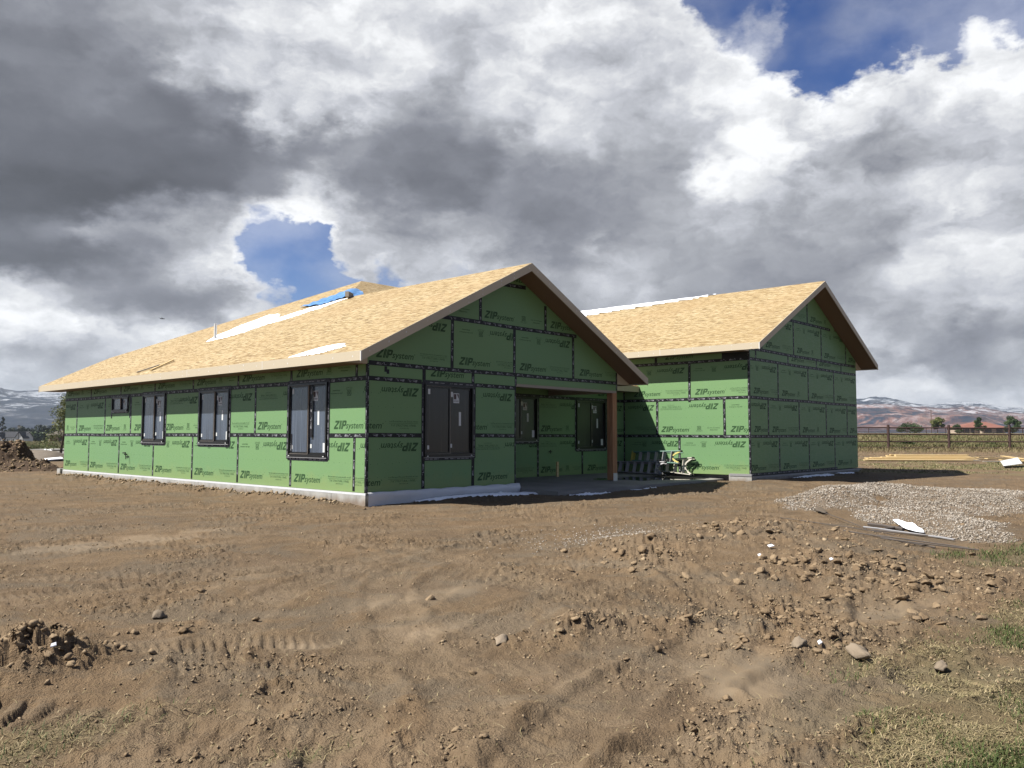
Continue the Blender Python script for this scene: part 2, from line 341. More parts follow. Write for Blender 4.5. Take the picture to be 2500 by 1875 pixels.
    m = mat('dark_glass', (.016, .016, .018), .22, .35); t = NT(m); g = t.n('ShaderNodeNewGeometry'); st = t.noise(t.coord((7, 7, .3), vec=g.outputs['Position']), 1.5, 5, .6); t.col(t.ramp(st, [(.3, (.030, .029, .031)), (.62, (.042, .038, .038)), (.75, (.075, .068, .066))])); M['glass'] = m
    M['sticker'] = mat('white_sticker', (.74, .77, .77), .6, .3); M['stick_red'] = mat('sticker_dark_red', (.07, .035, .032), .5, .3); M['black'] = mat('black_print', (.01, .01, .01), .5, .3)
    m = mat('cedar_post', (.30, .115, .045), .7, .25); t = NT(m); n1 = t.noise(t.coord((7, 7, .5)), 3, 6, .6, .6); t.col(t.ramp(n1, [(.3, (.30, .145, .07)), (.55, (.46, .24, .12)), (.75, (.58, .33, .18))])); t.bump(n1, .4, .01); M['post'] = m
    m = mat('fresh_lumber', (.68, .52, .28), .7, .25); t = NT(m); oi = t.n('ShaderNodeObjectInfo'); n1 = t.noise(t.coord((.8, 14, 14)), 2.5, 5, .6, .5)
    c = t.ramp(n1, [(.3, (.55, .38, .17)), (.55, (.72, .56, .30)), (.75, (.80, .68, .42))]); t.col(t.mix(t.math('MULTIPLY', oi.outputs['Random'], .45), c, (.72, .50, .22))); M['lumber'] = m
    M['weathered'] = rnd_tint('weathered_board', (.42, .38, .33), .15, .8, 4.)
    M['galv'] = mat('galvanised_steel', (.62, .63, .64), .4, .5, .4)
    M['pvc'] = mat('white_pvc', (.75, .76, .74), .4, .4)
    M['tarp'] = mat('blue_tarp', (.10, .32, .75), .35, .4); t = NT(M['tarp']); n1 = t.noise(t.coord(), 6, 5, .6, 1.); t.col(t.ramp(n1, [(.35, (.05, .19, .50)), (.6, (.13, .34, .66)), (.75, (.28, .48, .78))])); t.bump(n1, .8, .05)
    M['rust'] = rnd_tint('rusty_pipe', (.085, .052, .045), .25, .75, 6., .2)
    M['rebar'] = rnd_tint('dark_rods', (.10, .085, .075), .2, .6, 6.)
    M['white_al'] = mat('pale_aluminium', (.62, .62, .62), .35, .5, .5)
    M['fg_green'] = mat('green_fibreglass', (.11, .25, .19), .45, .4); M['fg_yellow'] = mat('yellow_plastic', (.50, .42, .08), .45, .4)
    M['grey_al'] = rnd_tint('worn_aluminium', (.30, .30, .31), .2, .45, 9., .5)
    M['cream'] = mat('cream_rail', (.55, .52, .44), .5, .35)
make_mats()
# ================================================================== ground
def rel(x, y):
    dx = x-CAM[0]; dy = y-CAM[1]; return dx*F2[0]+dy*F2[1], dx*R2[0]+dy*R2[1]
GP = lambda px, py, z=-.33: np.array(onz(px, py, z))
def seg_dist(x, y, pts):
    """distance, arc length and signed side to a polyline"""
    best = np.full(x.shape, 1e9); arc = np.zeros(x.shape); side = np.zeros(x.shape); acc = 0.
    for (ax, ay), (bx, by) in zip(pts[:-1], pts[1:]):
        vx, vy = bx-ax, by-ay; L = math.hypot(vx, vy); t = np.clip(((x-ax)*vx+(y-ay)*vy)/(L*L), 0, 1)
        qx, qy = x-(ax+vx*t), y-(ay+vy*t); d = np.hypot(qx, qy); k = d < best
        best = np.where(k, d, best); arc = np.where(k, acc+t*L, arc); side = np.where(k, np.sign(vx*qy-vy*qx), side); acc += L
    return best, arc, side
def smooth_pts(P_, n=5):
    P_ = [np.array(p, float) for p in P_]; out = []
    Q = [2*P_[0]-P_[1]]+P_+[2*P_[-1]-P_[-2]]
    for i in range(1, len(Q)-2):
        for k in range(n):
            t = k/n; a, b, c, d = Q[i-1], Q[i], Q[i+1], Q[i+2]
            out.append(.5*((2*b)+(c-a)*t+(2*a-5*b+4*c-d)*t*t+(3*b-a-3*c+d)*t**3))
    out.append(P_[-1]); return out
def blob(x, y, cx, cy, rx, ry, rot=0.):
    c, s = math.cos(rot), math.sin(rot); u = ((x-cx)*c+(y-cy)*s)/rx; v = (-(x-cx)*s+(y-cy)*c)/ry
    return np.exp(-(u*u+v*v)*1.4)
TRK = [  # survey pixels, width, rut depth, tread amplitude, tread pitch, chevron
    ([(-200, 1500), (300, 1445), (800, 1385), (1300, 1300)], .42, .016, .008, .085, .5),
    ([(-100, 1640), (450, 1590), (1000, 1545), (1500, 1440)], .44, .010, .006, .075, .25),
    ([(300, 1900), (620, 1740), (1100, 1640), (1600, 1640)], .45, .010, .009, .14, 1.1),
    ([(1450, 2000), (1700, 1850), (2020, 1745), (2400, 1640)], .46, .018, .014, .17, .9),
    ([(900, 2000), (1150, 1760), (1000, 1560), (960, 1420), (1200, 1330)], .45, .012, .007, .10, .6),
    ([(560, 1900), (500, 1650), (640, 1480), (900, 1380)], .42, .010, .006, .10, .6),
    ([(1200, 1980), (1500, 1720), (1750, 1560), (1700, 1440), (1500, 1350)], .45, .022, .008, .13, .8),
    ([(1900, 1700), (2150, 1560), (2100, 1430), (1900, 1330)], .42, .026, .007, .13, .8),
    ([(880, 1300), (1200, 1270), (1700, 1215), (2100, 1180)], .30, .014, .003, .2, .4),
    ([(900, 1345), (1300, 1305), (1750, 1240), (2150, 1190)], .30, .014, .003, .2, .4),
    ([(0, 1300), (400, 1300), (850, 1330), (1300, 1420)], .40, .008, .005, .12, .5),
    ([(-200, 1370), (500, 1320), (1100, 1300), (1600, 1270)], .45, .007, .003, .12, .5),
    ([(-200, 1440), (500, 1400), (1200, 1375), (1700, 1420), (2000, 1500)], .45, .009, .004, .12, .6),
    ([(100, 1255), (800, 1262), (1400, 1238), (1900, 1200)], .5, .008, .003, .15, .5),
    ([(650, 1950), (900, 1700), (1250, 1520), (1500, 1440)], .45, .010, .006, .12, .8),
    ([(1250, 1950), (1450, 1680), (1480, 1520), (1200, 1420), (700, 1400), (300, 1440)], .45, .010, .004, .12, .8),
    ([(1700, 1290), (1300, 1350), (1050, 1450), (900, 1600), (820, 1900)], .42, .008, .004, .12, .8),
    ([(-100, 1780), (250, 1790), (700, 1830), (1100, 1900)], .45, .016, .016, .17, .9)]
TRKW = [(smooth_pts([GP(*p) for p in t[0]]),)+t[1:] for t in TRK]
HEAP = GP(45, 1655)
GRAV = [(6.4, -7.3, 2.6, 1.1, .2, .30), (9.3, -7.2, 3.2, 1.4, .1, .25), (4.6, -9.6, 2.0, 1.2, .9, .10), (8.2, -9.3, 3.6, 1.6, .15, .12), (3.3, -10.6, 1.4, .8, .5, .05), (11.5, -8.6, 3.0, 1.8, 0, .10)]
def masks(x, y):
    s, t = rel(x, y); r = np.hypot(s, t)
    g = np.zeros_like(x)
    for cx, cy, rx, ry, a, h in GRAV: g = np.maximum(g, blob(x, y, cx, cy, rx, ry, a)*1.0)
    gn = fbm(x*1.3, y*1.3, 4, 3)
    gravel = sst(.34, .46, g+(gn-.5)*.38)
    # churned clods: a band from the gravel towards the lower right
    cl = np.zeros_like(x)
    for (px, py, rx, ry, a, w) in [(1620, 1370, 1.5, .8, .3, 1.), (1850, 1330, 2.2, 1.1, .3, 1.), (2050, 1400, 1.7, .9, 0, .95), (2300, 1430, 2.0, .8, -.3, .8), (1900, 1500, 1.3, .6, 0, .7), (2030, 1590, .9, .35, .2, 1.),
                                   (1780, 1600, .9, .3, .3, .5), (1750, 1810, .5, .2, .5, .45), (1390, 1545, .5, .22, .3, .8), (1180, 1560, .4, .12, 0, .6), (1330, 1560, .35, .15, 0, .5), (650, 1790, .55, .10, .35, .5), (60, 1650, .5, .35, 0, .9), (1100, 1800, .6, .3, .2, .18), (880, 1850, .6, .25, 0, .2), (100, 1490, 1.0, .3, 0, .3), (380, 1550, .6, .2, 0, .5), (2350, 1500, 1.2, .3, 0, .4), (1560, 1610, .35, .1, 0, .6)]:
        c = GP(px, py); cl = np.maximum(cl, w*blob(x, y, c[0], c[1], rx, ry, a-.2))
    clod = np.clip(cl*1.25+(fbm(x*1.9, y*1.9, 4, 6)-.5)*.9*(cl > .04), 0, 1)
    # dry wiped silt
    sl_ = np.zeros_like(x)
    for (px, py, rx, ry, a, w) in [(790, 1570, 1.1, .22, .25, .62), (560, 1610, .7, .2, .2, .45), (1100, 1530, .7, .25, .3, .45), (1000, 1470, 1.6, .5, .3, .7), (300, 1330, 2.8, 1.2, .2, .5), (480, 1310, 1.5, .5, 0, .5), (1750, 1560, .9, .22, .4, .7), (1800, 1640, 1.3, .3, .6, 1.), (1850, 1720, 1.3, .3, .6, .8), (1420, 1390, 1.3, .4, 0, .4), (1350, 1700, 1.1, .35, .3, .5), (2200, 1480, 1.3, .3, 0, .8), (2010, 1440, .8, .16, .4, .7), (160, 1595, .7, .2, 0, .6), (650, 1420, 1.2, .4, .2, .5), (1250, 1590, .6, .2, 0, .4), (560, 1480, .8, .25, .3, .5)]:
        c = GP(px, py); sl_ = np.maximum(sl_, w*blob(x, y, c[0], c[1], rx*1.1, ry*1.2, a-.2))
    silt = np.clip(sst(.25, .75, sl_+(fbm(x*2.2, y*2.2, 5, 2)-.5)*.9)*(1-clod), 0, 1)*(1-gravel)
    gr = np.zeros_like(x)
    for (px, py, rx, ry, a, w) in [(2500, 1830, 1.1, .8, 0, 1.), (2400, 1700, 1.0, .5, 0, 1.), (2300, 1620, .9, .35, 0, .9), (2120, 1640, .5, .22, 0, .8), (2480, 1560, .9, .35, 0, .9), (2460, 1365, 1.3, .35, 0, 1.), (2330, 1360, .6, .2, 0, .7), (2480, 1500, .7, .2, 0, .9), (2180, 1760, .5, .2, 0, .6), (60, 1850, .6, .25, 0, .6), (200, 1830, .6, .2, 0, .25), (20, 1600, .3, .15, 0, .5), (720, 1860, .25, .08, 0, .8), (330, 1780, .6, .1, 0, .12), (2280, 1840, .7, .3, 0, .5)]:
        c = GP(px, py); gr = np.maximum(gr, w*blob(x, y, c[0], c[1], rx, ry, a))
    grass = np.clip(gr*1.3+(fbm(x*3, y*3, 4, 1)-.5)*.8*(gr > .05), 0, 1)
    return gravel, clod, silt, grass
def base_z(x, y):
    s, t = rel(x, y); ang = t/np.maximum(s, 1.)
    right = sst(.15, .33, ang)*(s > 0)
    near = -.33+.07*sst(8, 17, s)+.07*sst(18, 30, s)+.02
    zr = near+sst(31, 46, s)*.10+sst(44, 58, s)*.37
    far_r = np.where(s > 58, .30+(s-58)*.0205, 0.); far_r = np.minimum(far_r, 1.2165+.0045*s)
    zr = np.where(s > 58, far_r, zr)
    zl = near-.13*sst(45, 80, s)-.35*sst(80, 200, s)-.25*sst(180, 260, s)-2.4*sst(260, 460, s)
    z = zl*(1-right)+zr*right
    z = np.where(s < 0, -.33, z)
    return z
def ground_z(x, y, fine=True):
    x = np.asarray(x, float); y = np.asarray(y, float)
    s, t = rel(x, y); r = np.hypot(s, t); nearf = 1-sst(26, 60, r)
    gravel, clod, silt, grass = masks(x, y)
    z = base_z(x, y)
    z += nearf*((fbm(x*.45, y*.45, 3, 4)-.5)*.11+(fbm(x*1.7, y*1.7, 4, 5)-.5)*.032)
    for cx, cy, rx, ry, a, h in GRAV: z += h*blob(x, y, cx, cy, rx*.85, ry*.85, a)*(1+.5*(fbm(x*1.1, y*1.1, 3, 7)-.5))
    # spoil bank in front of the gravel
    for (px, py, rx, ry, h) in [(1760, 1340, 2.6, 1.3, .20), (2000, 1380, 2.2, 1.0, .12), (1560, 1340, 1.2, .7, .06), (2030, 1600, .9, .35, .06), (1400, 1540, .55, .3, .06)]:
        c = GP(px, py); z += h*blob(x, y, c[0], c[1], rx, ry, .1)
    z += .14*blob(x, y, HEAP[0]+.05, HEAP[1], .55, .42, .2)
    # loose soil thrown against the footings
    lw = np.exp(-((x+.55)/.35)**2)*sst(-.3, .6, y)*(1-sst(15., 17.2, y)); z += lw*(.045+.10*fbm(x*2.2, y*2.2, 4, 2))*.8
    z += .08*blob(x, y, 12.9, -2.8, .8, .4)
    # ruts and tyre treads
    if fine:
        k = (r < 27) & (s > 0)
        xs, ys = x[k], y[k]; dz = np.zeros_like(xs); gate = (1-clod[k])
        wx = (fbm(xs*1.1, ys*1.1, 2, 1)-.5)*.25; wear = sst(.38, .62, fbm(xs*.8+5, ys*.8, 3, 6))
        for pts, wd, dep, amp, pitch, chev in TRKW:
            d, arc, side = seg_dist(xs+wx, ys+wx, pts)
            prof = 1-sst(wd*.38, wd*.52, d)
            dz -= 1.45*dep*prof*(.55+.45*wear); dz += dep*1.2*np.exp(-((d-wd*.62)/(wd*.14))**2)*(.4+1.2*vn(xs*9, ys*9, 2))
            tr = sst(.3, .7, .5+.5*np.sin(2*math.pi*(arc/pitch+chev*d*side/ (wd*.5)*.5+ 1.5*vn(xs*1.6, ys*1.6, 3)+.5*vn(xs*6, ys*6, 4))))
            dz += 2.0*amp*prof*tr*(.42+wear)*(.5+.8*vn(xs*11, ys*11, 1))
        z[k] += dz*(1-.7*gravel[k])*(1-.5*clod[k])
        f2 = (r < 34)
        xs, ys = x[f2], y[f2]; cl = clod[f2]; sl_ = silt[f2]; gv = gravel[f2]; lwf = lw[f2]; hp = blob(xs, ys, HEAP[0], HEAP[1], .6, .45)
        bil = fbm(xs*6.5, ys*6.5, 4, 2, .55, True); mic = fbm(xs*19, ys*19, 4, 3, .6)
        crumb = fbm(xs*13+3, ys*13, 3, 5, .6)
        rough = .16+1.15*sst(.44, .68, fbm(xs*.9, ys*.9, 4, 7))
        amp = (1-sl_*.93)*(1-.3*gv)
        z[f2] += amp*(rough*((mic-.5)*.036+(sst(.55, .72, crumb))*.024)+cl*(sst(.42, .80, bil)*.062+(mic-.5)*.05)+lwf*(bil-.4)*.09+hp*(sst(.4, .8, bil)*.09))
    # keep soil below slab and floor
    inside = ((x > .02) & (x < 22.3) & (y > .02) & (y < 17.2)) | ((x > 4.8) & (x < 13.1) & (y > -1.33) & (y < 3)) | ((x > 13.12) & (x < 22.3) & (y > -2.25) & (y < 3))
    z = np.where(inside, np.minimum(z, -.42), z)
    return z
def gz(x, y): return float(ground_z(np.array([x], float), np.array([y], float))[0])
def build_ground():
    rad = [.9]
    while rad[-1] < 2600:
        r = rad[-1]; k = .030 if r < 2.8 else (.0066 if r < 15 else (.011 if r < 26 else (.024 if r < 70 else .06))); rad.append(r*(1+k))
    rad = np.array(rad)
    a_f = np.linspace(-37.5, 37.5, 1000); a_c1 = np.linspace(-180, -37.5, 61)[:-1]; a_c2 = np.linspace(37.5, 180, 61)[1:-1]
    ang = np.radians(np.concatenate([a_c1, a_f, a_c2])); na = len(ang)
    RR, AA = np.meshgrid(rad, ang, indexing='ij'); s = RR*np.cos(AA); t = RR*np.sin(AA)
    x = CAM[0]+F2[0]*s+R2[0]*t; y = CAM[1]+F2[1]*s+R2[1]*t
    xf, yf = x.ravel(), y.ravel(); z = ground_z(xf, yf); gravel, clod, silt, grass = masks(xf, yf)
    nr = len(rad); i, j = np.meshgrid(np.arange(nr-1), np.arange(na), indexing='ij'); j2 = (j+1) % na
    F = np.stack([i*na+j, i*na+j2, (i+1)*na+j2, (i+1)*na+j], -1).reshape(-1, 4)[:, ::-1]
    V = np.stack([xf, yf, z], 1)
    # close the disc under the camera
    V = np.vstack([V, [[CAM[0], CAM[1], -.33]]]); me = mesh('ground', V, F, None, False)
    bm = None
    sF, tF = rel(xf, yf); ang_ = tF/np.maximum(sF, 1); rr = np.hypot(sF, tF)
    field = np.where(ang_ > .1, sst(57, 60, sF+np.sin(xf*1.3)*.5), sst(56, 60, sF))*(sF > 0); field = np.maximum(field, sst(60, 75, rr))
    verge = sst(29, 33, sF+(fbm(xf*.5, yf*.5, 3, 4)-.5)*7)*(1-sst(44, 47, sF))*(ang_ > .18)
    road = sst(62., 63, sF)*(1-sst(76, 77, sF))*(ang_ < -.2)
    trk = np.zeros_like(xf); kk = (rr < 27) & (sF > 0)
    for pts, wd, *_r in TRKW: d, a_, s_ = seg_dist(xf[kk], yf[kk], pts); trk[kk] = np.maximum(trk[kk], 1-sst(wd*.42, wd*.56, d))
    for nm, arr in (('track', trk), ('gravel', gravel), ('clod', clod), ('silt', silt), ('grassy', grass), ('field', field), ('verge', verge*sst(.42, .6, fbm(xf*.9, yf*.9, 4, 1))), ('road', road)):
        a = me.attributes.new(nm, 'FLOAT', 'POINT'); a.data.foreach_set('value', np.append(arr, 0.).astype(np.float32))
    m = mat('bare_earth', (.2, .14, .09), .9, .15); T = NT(m); g = T.n('ShaderNodeNewGeometry'); P = g.outputs['Position']
    A = lambda n: T.attr(n).outputs['Fac']
    n_big = T.noise(P, .5, 5, .6, .3); n_mid = T.noise(P, 2.6, 6, .65); n_fine = T.noise(P, 24., 5, .7); n_fl = T.noise(T.coord((1, 1, 1), vec=P), 90, 3, .6)
    c = T.ramp(n_mid, [(.28, (0.115, 0.073, 0.036)), (.45, (0.175, 0.113, 0.057)), (.58, (0.222, 0.147, 0.077)), (.74, (0.285, 0.195, 0.107))])
    c = T.mix(T.math('MULTIPLY', T.mr(n_big, .46, .66), .55), c, (0.150, 0.100, 0.057)); c = T.mix(T.math('MULTIPLY', T.mr(n_big, .50, .30), .5), c, (0.235, 0.147, 0.074))
    c = T.mix(T.math('MULTIPLY', T.mr(n_fine, .56, .74), .5), c, (0.330, 0.233, 0.135)); c = T.mix(T.math('MULTIPLY', T.mr(n_fine, .42, .28), .45), c, (0.100, 0.063, 0.037))
    c = T.mix(T.math('MULTIPLY', A('clod'), .45), c, T.ramp(n_fine, [(.3, (0.190, 0.126, 0.072)), (.7, (0.370, 0.260, 0.156))]))
    c = T.mix(T.math('MULTIPLY', A('silt'), .85), c, T.ramp(n_mid, [(.3, (0.205, 0.147, 0.086)), (.7, (0.250, 0.183, 0.111))]))
    ng = T.noise(T.coord((1, 1, 1), vec=P, loc=(31, 7, 0)), .85, 6, .68, .8); c = T.mix(T.math('MULTIPLY', T.mr(ng, .48, .62), .62), c, (.165, .130, .088)); c = T.mix(T.math('MULTIPLY', T.mr(ng, .44, .34), .5), c, (.265, .190, .118)); trk = A('track'); c = T.mix(T.math('MULTIPLY', trk, T.mr(n_mid, .3, .7, .15, .45)), c, (.235, .178, .115)); c = T.mix(.14, c, (.20, .185, .16)); gcol = T.ramp(T.vor(T.coord((1, 1, 1), vec=P), 26).outputs['Distance'], [(.1, (.42, .36, .29)), (.5, (.22, .17, .12))])
    c = T.mix(T.math('MULTIPLY', A('gravel'), .8), c, gcol)
    c = T.mix(T.math('MULTIPLY', A('grassy'), .5), c, (.15, .135, .07))
    c = T.mix(T.math('MULTIPLY', A('verge'), .75), c, T.ramp(n_fine, [(.3, (.15, .14, .06)), (.7, (.30, .26, .13))]))
    fld = T.ramp(T.noise(T.coord((.12, .12, 1), vec=P), 1., 6, .7), [(.35, (.14, .115, .058)), (.5, (.20, .155, .09)), (.66, (.165, .14, .075))]); c = T.mix(A('field'), c, fld)
    c = T.mix(A('road'), c, (.25, .24, .23))
    T.col(c); T.rough(T.mr(A('silt'), 0., 1., .95, .75)); 
    hb = T.math('ADD', T.math('MULTIPLY', n_fine, 1.0), T.math('MULTIPLY', n_fl, .6)); hb = T.math('MULTIPLY', hb, T.math('SUBTRACT', 1.15, A('silt'))); T.bump(hb, .9, .030)
    me.materials.append(m); o = obj('ground', me); tag(o, kind='structure')
    return o
build_ground()
# ================================================================== text and logo outlines (flat triangles, metres)
def text_tris(s, height, shear=0., bold=0.):
    c = bpy.data.curves.new('t', 'FONT'); c.body = s; c.size = 1.; c.shear = shear; c.resolution_u = 2; c.offset = bold; c.fill_mode = 'FRONT'
    o = bpy.data.objects.new('t', c); COL.objects.link(o); dg = bpy.context.evaluated_depsgraph_get(); me = bpy.data.meshes.new_from_object(o.evaluated_get(dg))
    me.calc_loop_triangles(); v = np.array([tuple(p.co) for p in me.vertices])[:, :2]; tr = [v[list(t.vertices)] for t in me.loop_triangles]
    bpy.data.objects.remove(o); bpy.data.curves.remove(c); bpy.data.meshes.remove(me)
    tr = np.array(tr); mn = tr.reshape(-1, 2).min(0); mx = tr.reshape(-1, 2).max(0); return tr-mn, mx-mn
def fit(tr_sz, w, h):
    tr, sz = tr_sz; return [t*np.array([w/sz[0], h/sz[1]]) for t in tr]
def shift(trs, u, z): return [t+np.array([u, z]) for t in trs]
def quad(*p): p = [np.array(q, float) for q in p]; return [np.array([p[0], p[i], p[i+1]]) for i in range(1, len(p)-1)]
def rect(u0, z0, u1, z1): return quad((u0, z0), (u1, z0), (u1, z1), (u0, z1))
def ccw(trs):
    out = []
    for t in trs:
        a = (t[1][0]-t[0][0])*(t[2][1]-t[0][1])-(t[1][1]-t[0][1])*(t[2][0]-t[0][0]); out.append(t if a > 0 else t[::-1])
    return out
def zip_word(h=.19):
    L = []
    L += rect(.06, .77, .86, 1); L += rect(0, 0, .80, .23); L += quad((0, .23), (.34, .23), (.86, .77), (.52, .77))
    L += rect(.98, 0, 1.14, 1); L += rect(1.18, 0, 1.30, 1)
    L += rect(1.42, 0, 1.57, 1); L += rect(1.60, 0, 1.74, 1); L += rect(1.74, .78, 2.02, 1); L += rect(1.74, .34, 2.02, .55)
    L += quad((2.02, .34), (2.14, .38), (2.02, .58)); L += quad((2.02, .58), (2.14, .38), (2.22, .5), (2.02, .62)); L += quad((1.98, .55), (2.22, .5), (2.24, .84), (1.98, .78)); L += quad((1.98, .78), (2.24, .84), (2.14, .97), (2.02, 1))
    return [t@np.array([[1, 0], [.30, 1]])*h for t in L]
SYS = text_tris('system', 1, .22, .012); ONE = text_tris('WATER-RESISTIVE & AIR BARRIER SYSTEM', 1); TWO = text_tris('7/16" STRUCTURAL 1 PANEL', 1); THR = text_tris('ZIPSYSTEM.COM', 1)
T30 = text_tris('30', 1, 0, .02); YR = text_tris('YEAR SYSTEM', 1); LW = text_tris('LIMITED WARRANTY', 1); J1 = text_tris('Join the revolution.', 1, .15, .015); J2 = text_tris('#zipsystem', 1, .15, .015); AND = text_tris('ANDERSEN', 1, 0, .02)
LOGO = zip_word(.19)+shift(fit(SYS, .62, .165), .445, -.035)+rect(1.085, .115, 1.105, .135)
WATER = shift(fit(ONE, .84, .026), 0, .155)+rect(.0, .128, .84, .133)+shift(fit(TWO, .72, .05), .06, .06)+shift(fit(THR, .26, .022), .3, .012)
THIRTY = rect(0, .07, .14, .082)+rect(0, .182, .14, .194)+rect(0, .082, .012, .182)+rect(.128, .082, .14, .182)+shift(fit(T30, .10, .085), .02, .09)+shift(fit(YR, .24, .022), -.05, .038)+shift(fit(LW, .24, .018), -.05, .008)
JOIN = shift(fit(J1, .46, .042), 0, .11)+shift(fit(J2, .27, .042), .1, .045)
ELEM = {'logo': (LOGO, 1.11), 'water': (WATER, .84), 'thirty': (THIRTY, .19), 'join': (JOIN, .46)}
def clip_poly(poly, conv):
    """clip polygon by convex CCW polygon"""
    out = [tuple(p) for p in poly]
    for i in range(len(conv)):
        a, b = conv[i], conv[(i+1) % len(conv)]; ex, ey = b[0]-a[0], b[1]-a[1]; res = []
        if not out: break
        f = lambda p: ex*(p[1]-a[1])-ey*(p[0]-a[0])
        for k in range(len(out)):
            p, q = out[k], out[(k+1) % len(out)]; fp, fq = f(p), f(q)
            if fp >= 0: res.append(p)
            if (fp >= 0) != (fq >= 0): t = fp/(fp-fq); res.append((p[0]+(q[0]-p[0])*t, p[1]+(q[1]-p[1])*t))
        out = res
    return out
class Wall:
    def __init__(s, O, eu, outline, holes=()):
        s.O = Vector(O); s.e = Vector(eu); s.n = s.e.cross(Vector((0, 0, 1))); s.out = outline; s.holes = list(holes)
    def P(s, u, z, d=0.): return s.O+s.e*u+Vector((0, 0, z))+s.n*d
HS = None
def wall_panel(W_, u0, u1, z0, z1, bottom=(), top=(), dots=True, ink='ink', gap=.0016):
    piece = clip_poly([(u0+gap, z0+gap), (u1-gap, z0+gap), (u1-gap, z1-gap), (u0+gap, z1-gap)], W_.out)
    if len(piece) < 3: return None
    pieces = [piece]
    for (a, b, c, d) in W_.holes:          # u0,u1,z0,z1
        if a >= u1 or b <= u0 or c >= z1 or d <= z0: continue
        nw = []
        for p in pieces:
            nw += [clip_poly(p, [(u0-9, z0-9), (a, z0-9), (a, z1+9), (u0-9, z1+9)]), clip_poly(p, [(b, z0-9), (u1+9, z0-9), (u1+9, z1+9), (b, z1+9)]),
                   clip_poly(p, [(a, z0-9), (b, z0-9), (b, c), (a, c)]), clip_poly(p, [(a, d), (b, d), (b, z1+9), (a, z1+9)])]
        pieces = [p for p in nw if len(p) >= 3]
    if not pieces: return None
    mb = MB()
    for p in pieces: mb.prism([W_.P(u, z, -.011) for u, z in p], W_.n*.011)
    o = mb.build('sheathing_panel', M['green'], HS)
    # print
    trs = []
    for e, u in bottom: trs += shift(ELEM[e][0], u, z0+.135)
    for e, u in top:
        w = ELEM[e][1]
        trs += [np.array([(u+w-p[0], z1-.16-p[1]) for p in t]) for t in ELEM[e][0]]
    if dots:
        for zz in (z0+.31, z0+.61, z0+.91):
            if zz < z1-.1:
                k = u0+.1
                while k < u1-.05:
                    a = k+random.uniform(-.015, .015); b = zz+random.uniform(-.012, .012); trs += rect(a, b, a+.012, b+.012); k += .203
    vs, fs = [], []
    for t in ccw(trs):
        tmn = t.min(0); tmx = t.max(0)
        for p in pieces:
            if len(p) < 3: continue
            q = clip_poly(t, p)
            if len(q) >= 3:
                n = len(vs); vs += [W_.P(a, b, .0012) for a, b in q]; fs.append(tuple(range(n, n+len(q))))
    if fs: obj('panel_print', mesh('panel_print', [tuple(v) for v in vs], fs, M[ink]), o)
    return o
TAPEK = [0]
def clip_line(a, b, conv):
    t0, t1 = 0., 1.
    for i in range(len(conv)):
        p, q = conv[i], conv[(i+1) % len(conv)]; f = lambda c: (q[0]-p[0])*(c[1]-p[1])-(q[1]-p[1])*(c[0]-p[0]); fa, fb = f(a), f(b)
        if fa < 0 and fb < 0: return a, a
        if fa < 0: t0 = max(t0, fa/(fa-fb))
        elif fb < 0: t1 = min(t1, fa/(fa-fb))
    return (a+(b-a)*t0, a+(b-a)*t1) if t1 > t0 else (a, a)
def tape(W_, a, b, width=.094, d=.0024, over=.0, mark=True, bend=True):
    """a,b are (u,z) ends"""
    a, b = np.array(a, float), np.array(b, float)
    if not bend: a, b = clip_line(a, b, W_.out)
    L = np.linalg.norm(b-a)
    if L < .05: return
    dr = (b-a)/L; nr = np.array([-dr[1], dr[0]]); a = a-dr*over; L += 2*over; n = max(1, int(L/.6)); vs = []; fs = []
    TAPEK[0] += 1; d += (TAPEK[0] % 5)*.00012
    ph = random.uniform(0, 6)
    off = [.006*math.sin(ph+i*.9)*(1 if bend else 0) for i in range(n+1)]
    for i in range(n+1):
        c = a+dr*L*i/n+nr*off[i]
        for sd in (-1, 1):
            p = c+nr*sd*width/2*(1+random.uniform(-.03, .03)); vs += [W_.P(p[0], p[1], 0.0003), W_.P(p[0], p[1], d)]
    for i in range(n):
        k = i*4; fs += [(k+1, k+5, k+7, k+3), (k, k+4, k+5, k+1), (k+2, k+3, k+7, k+6)]
    o = obj('seam_tape', mesh('seam_tape', [tuple(v) for v in vs], fs, M['tape']), HS)
    if mark:
        vs, fs = [], []; s = random.uniform(.02, .25); flip = random.random() < .5; k_ = 0
        while s < L-.16:
            i = min(n-1, int(s/L*n)); c0 = nr*off[i]; w_ = width
            if k_ % 2 == 0: shp = [[(0, -.22), (.055, -.22), (.075, .26), (.02, .26)], [(.065, -.02), (.125, -.02), (.13, .14), (.07, .14)], [(.06, -.26), (.15, -.26), (.15, -.18), (.06, -.18)]]
            else: shp = [[(0, .08), (.03, .08), (.03, .3), (0, .3)], [(.012, -.26), (.028, -.26), (.034, .1), (.018, .1)], [(.045, -.26), (.085, -.26), (.085, -.14), (.045, -.14)], [(-.04, -.1), (-.025, -.1), (-.02, .1), (-.035, .1)]]
            for q in shp:
                if random.random() < .12: continue
                pts = []
                for (ds, dw) in q:
                    if flip: ds, dw = .12-ds, -dw
                    p = a+dr*(s+ds)+c0+nr*dw*w_; pts.append(W_.P(p[0], p[1], d+.0008))
                if flip: pass
                nn = len(vs); vs += pts; fs.append(tuple(range(nn, nn+4)))
            s += random.uniform(.17, .215); k_ += 1
        if fs:
            obj('tape_print', mesh('tape_print', [tuple(v) for v in vs], fs, M['tapeink']), o)['kind'] = 'stuff'
    return o
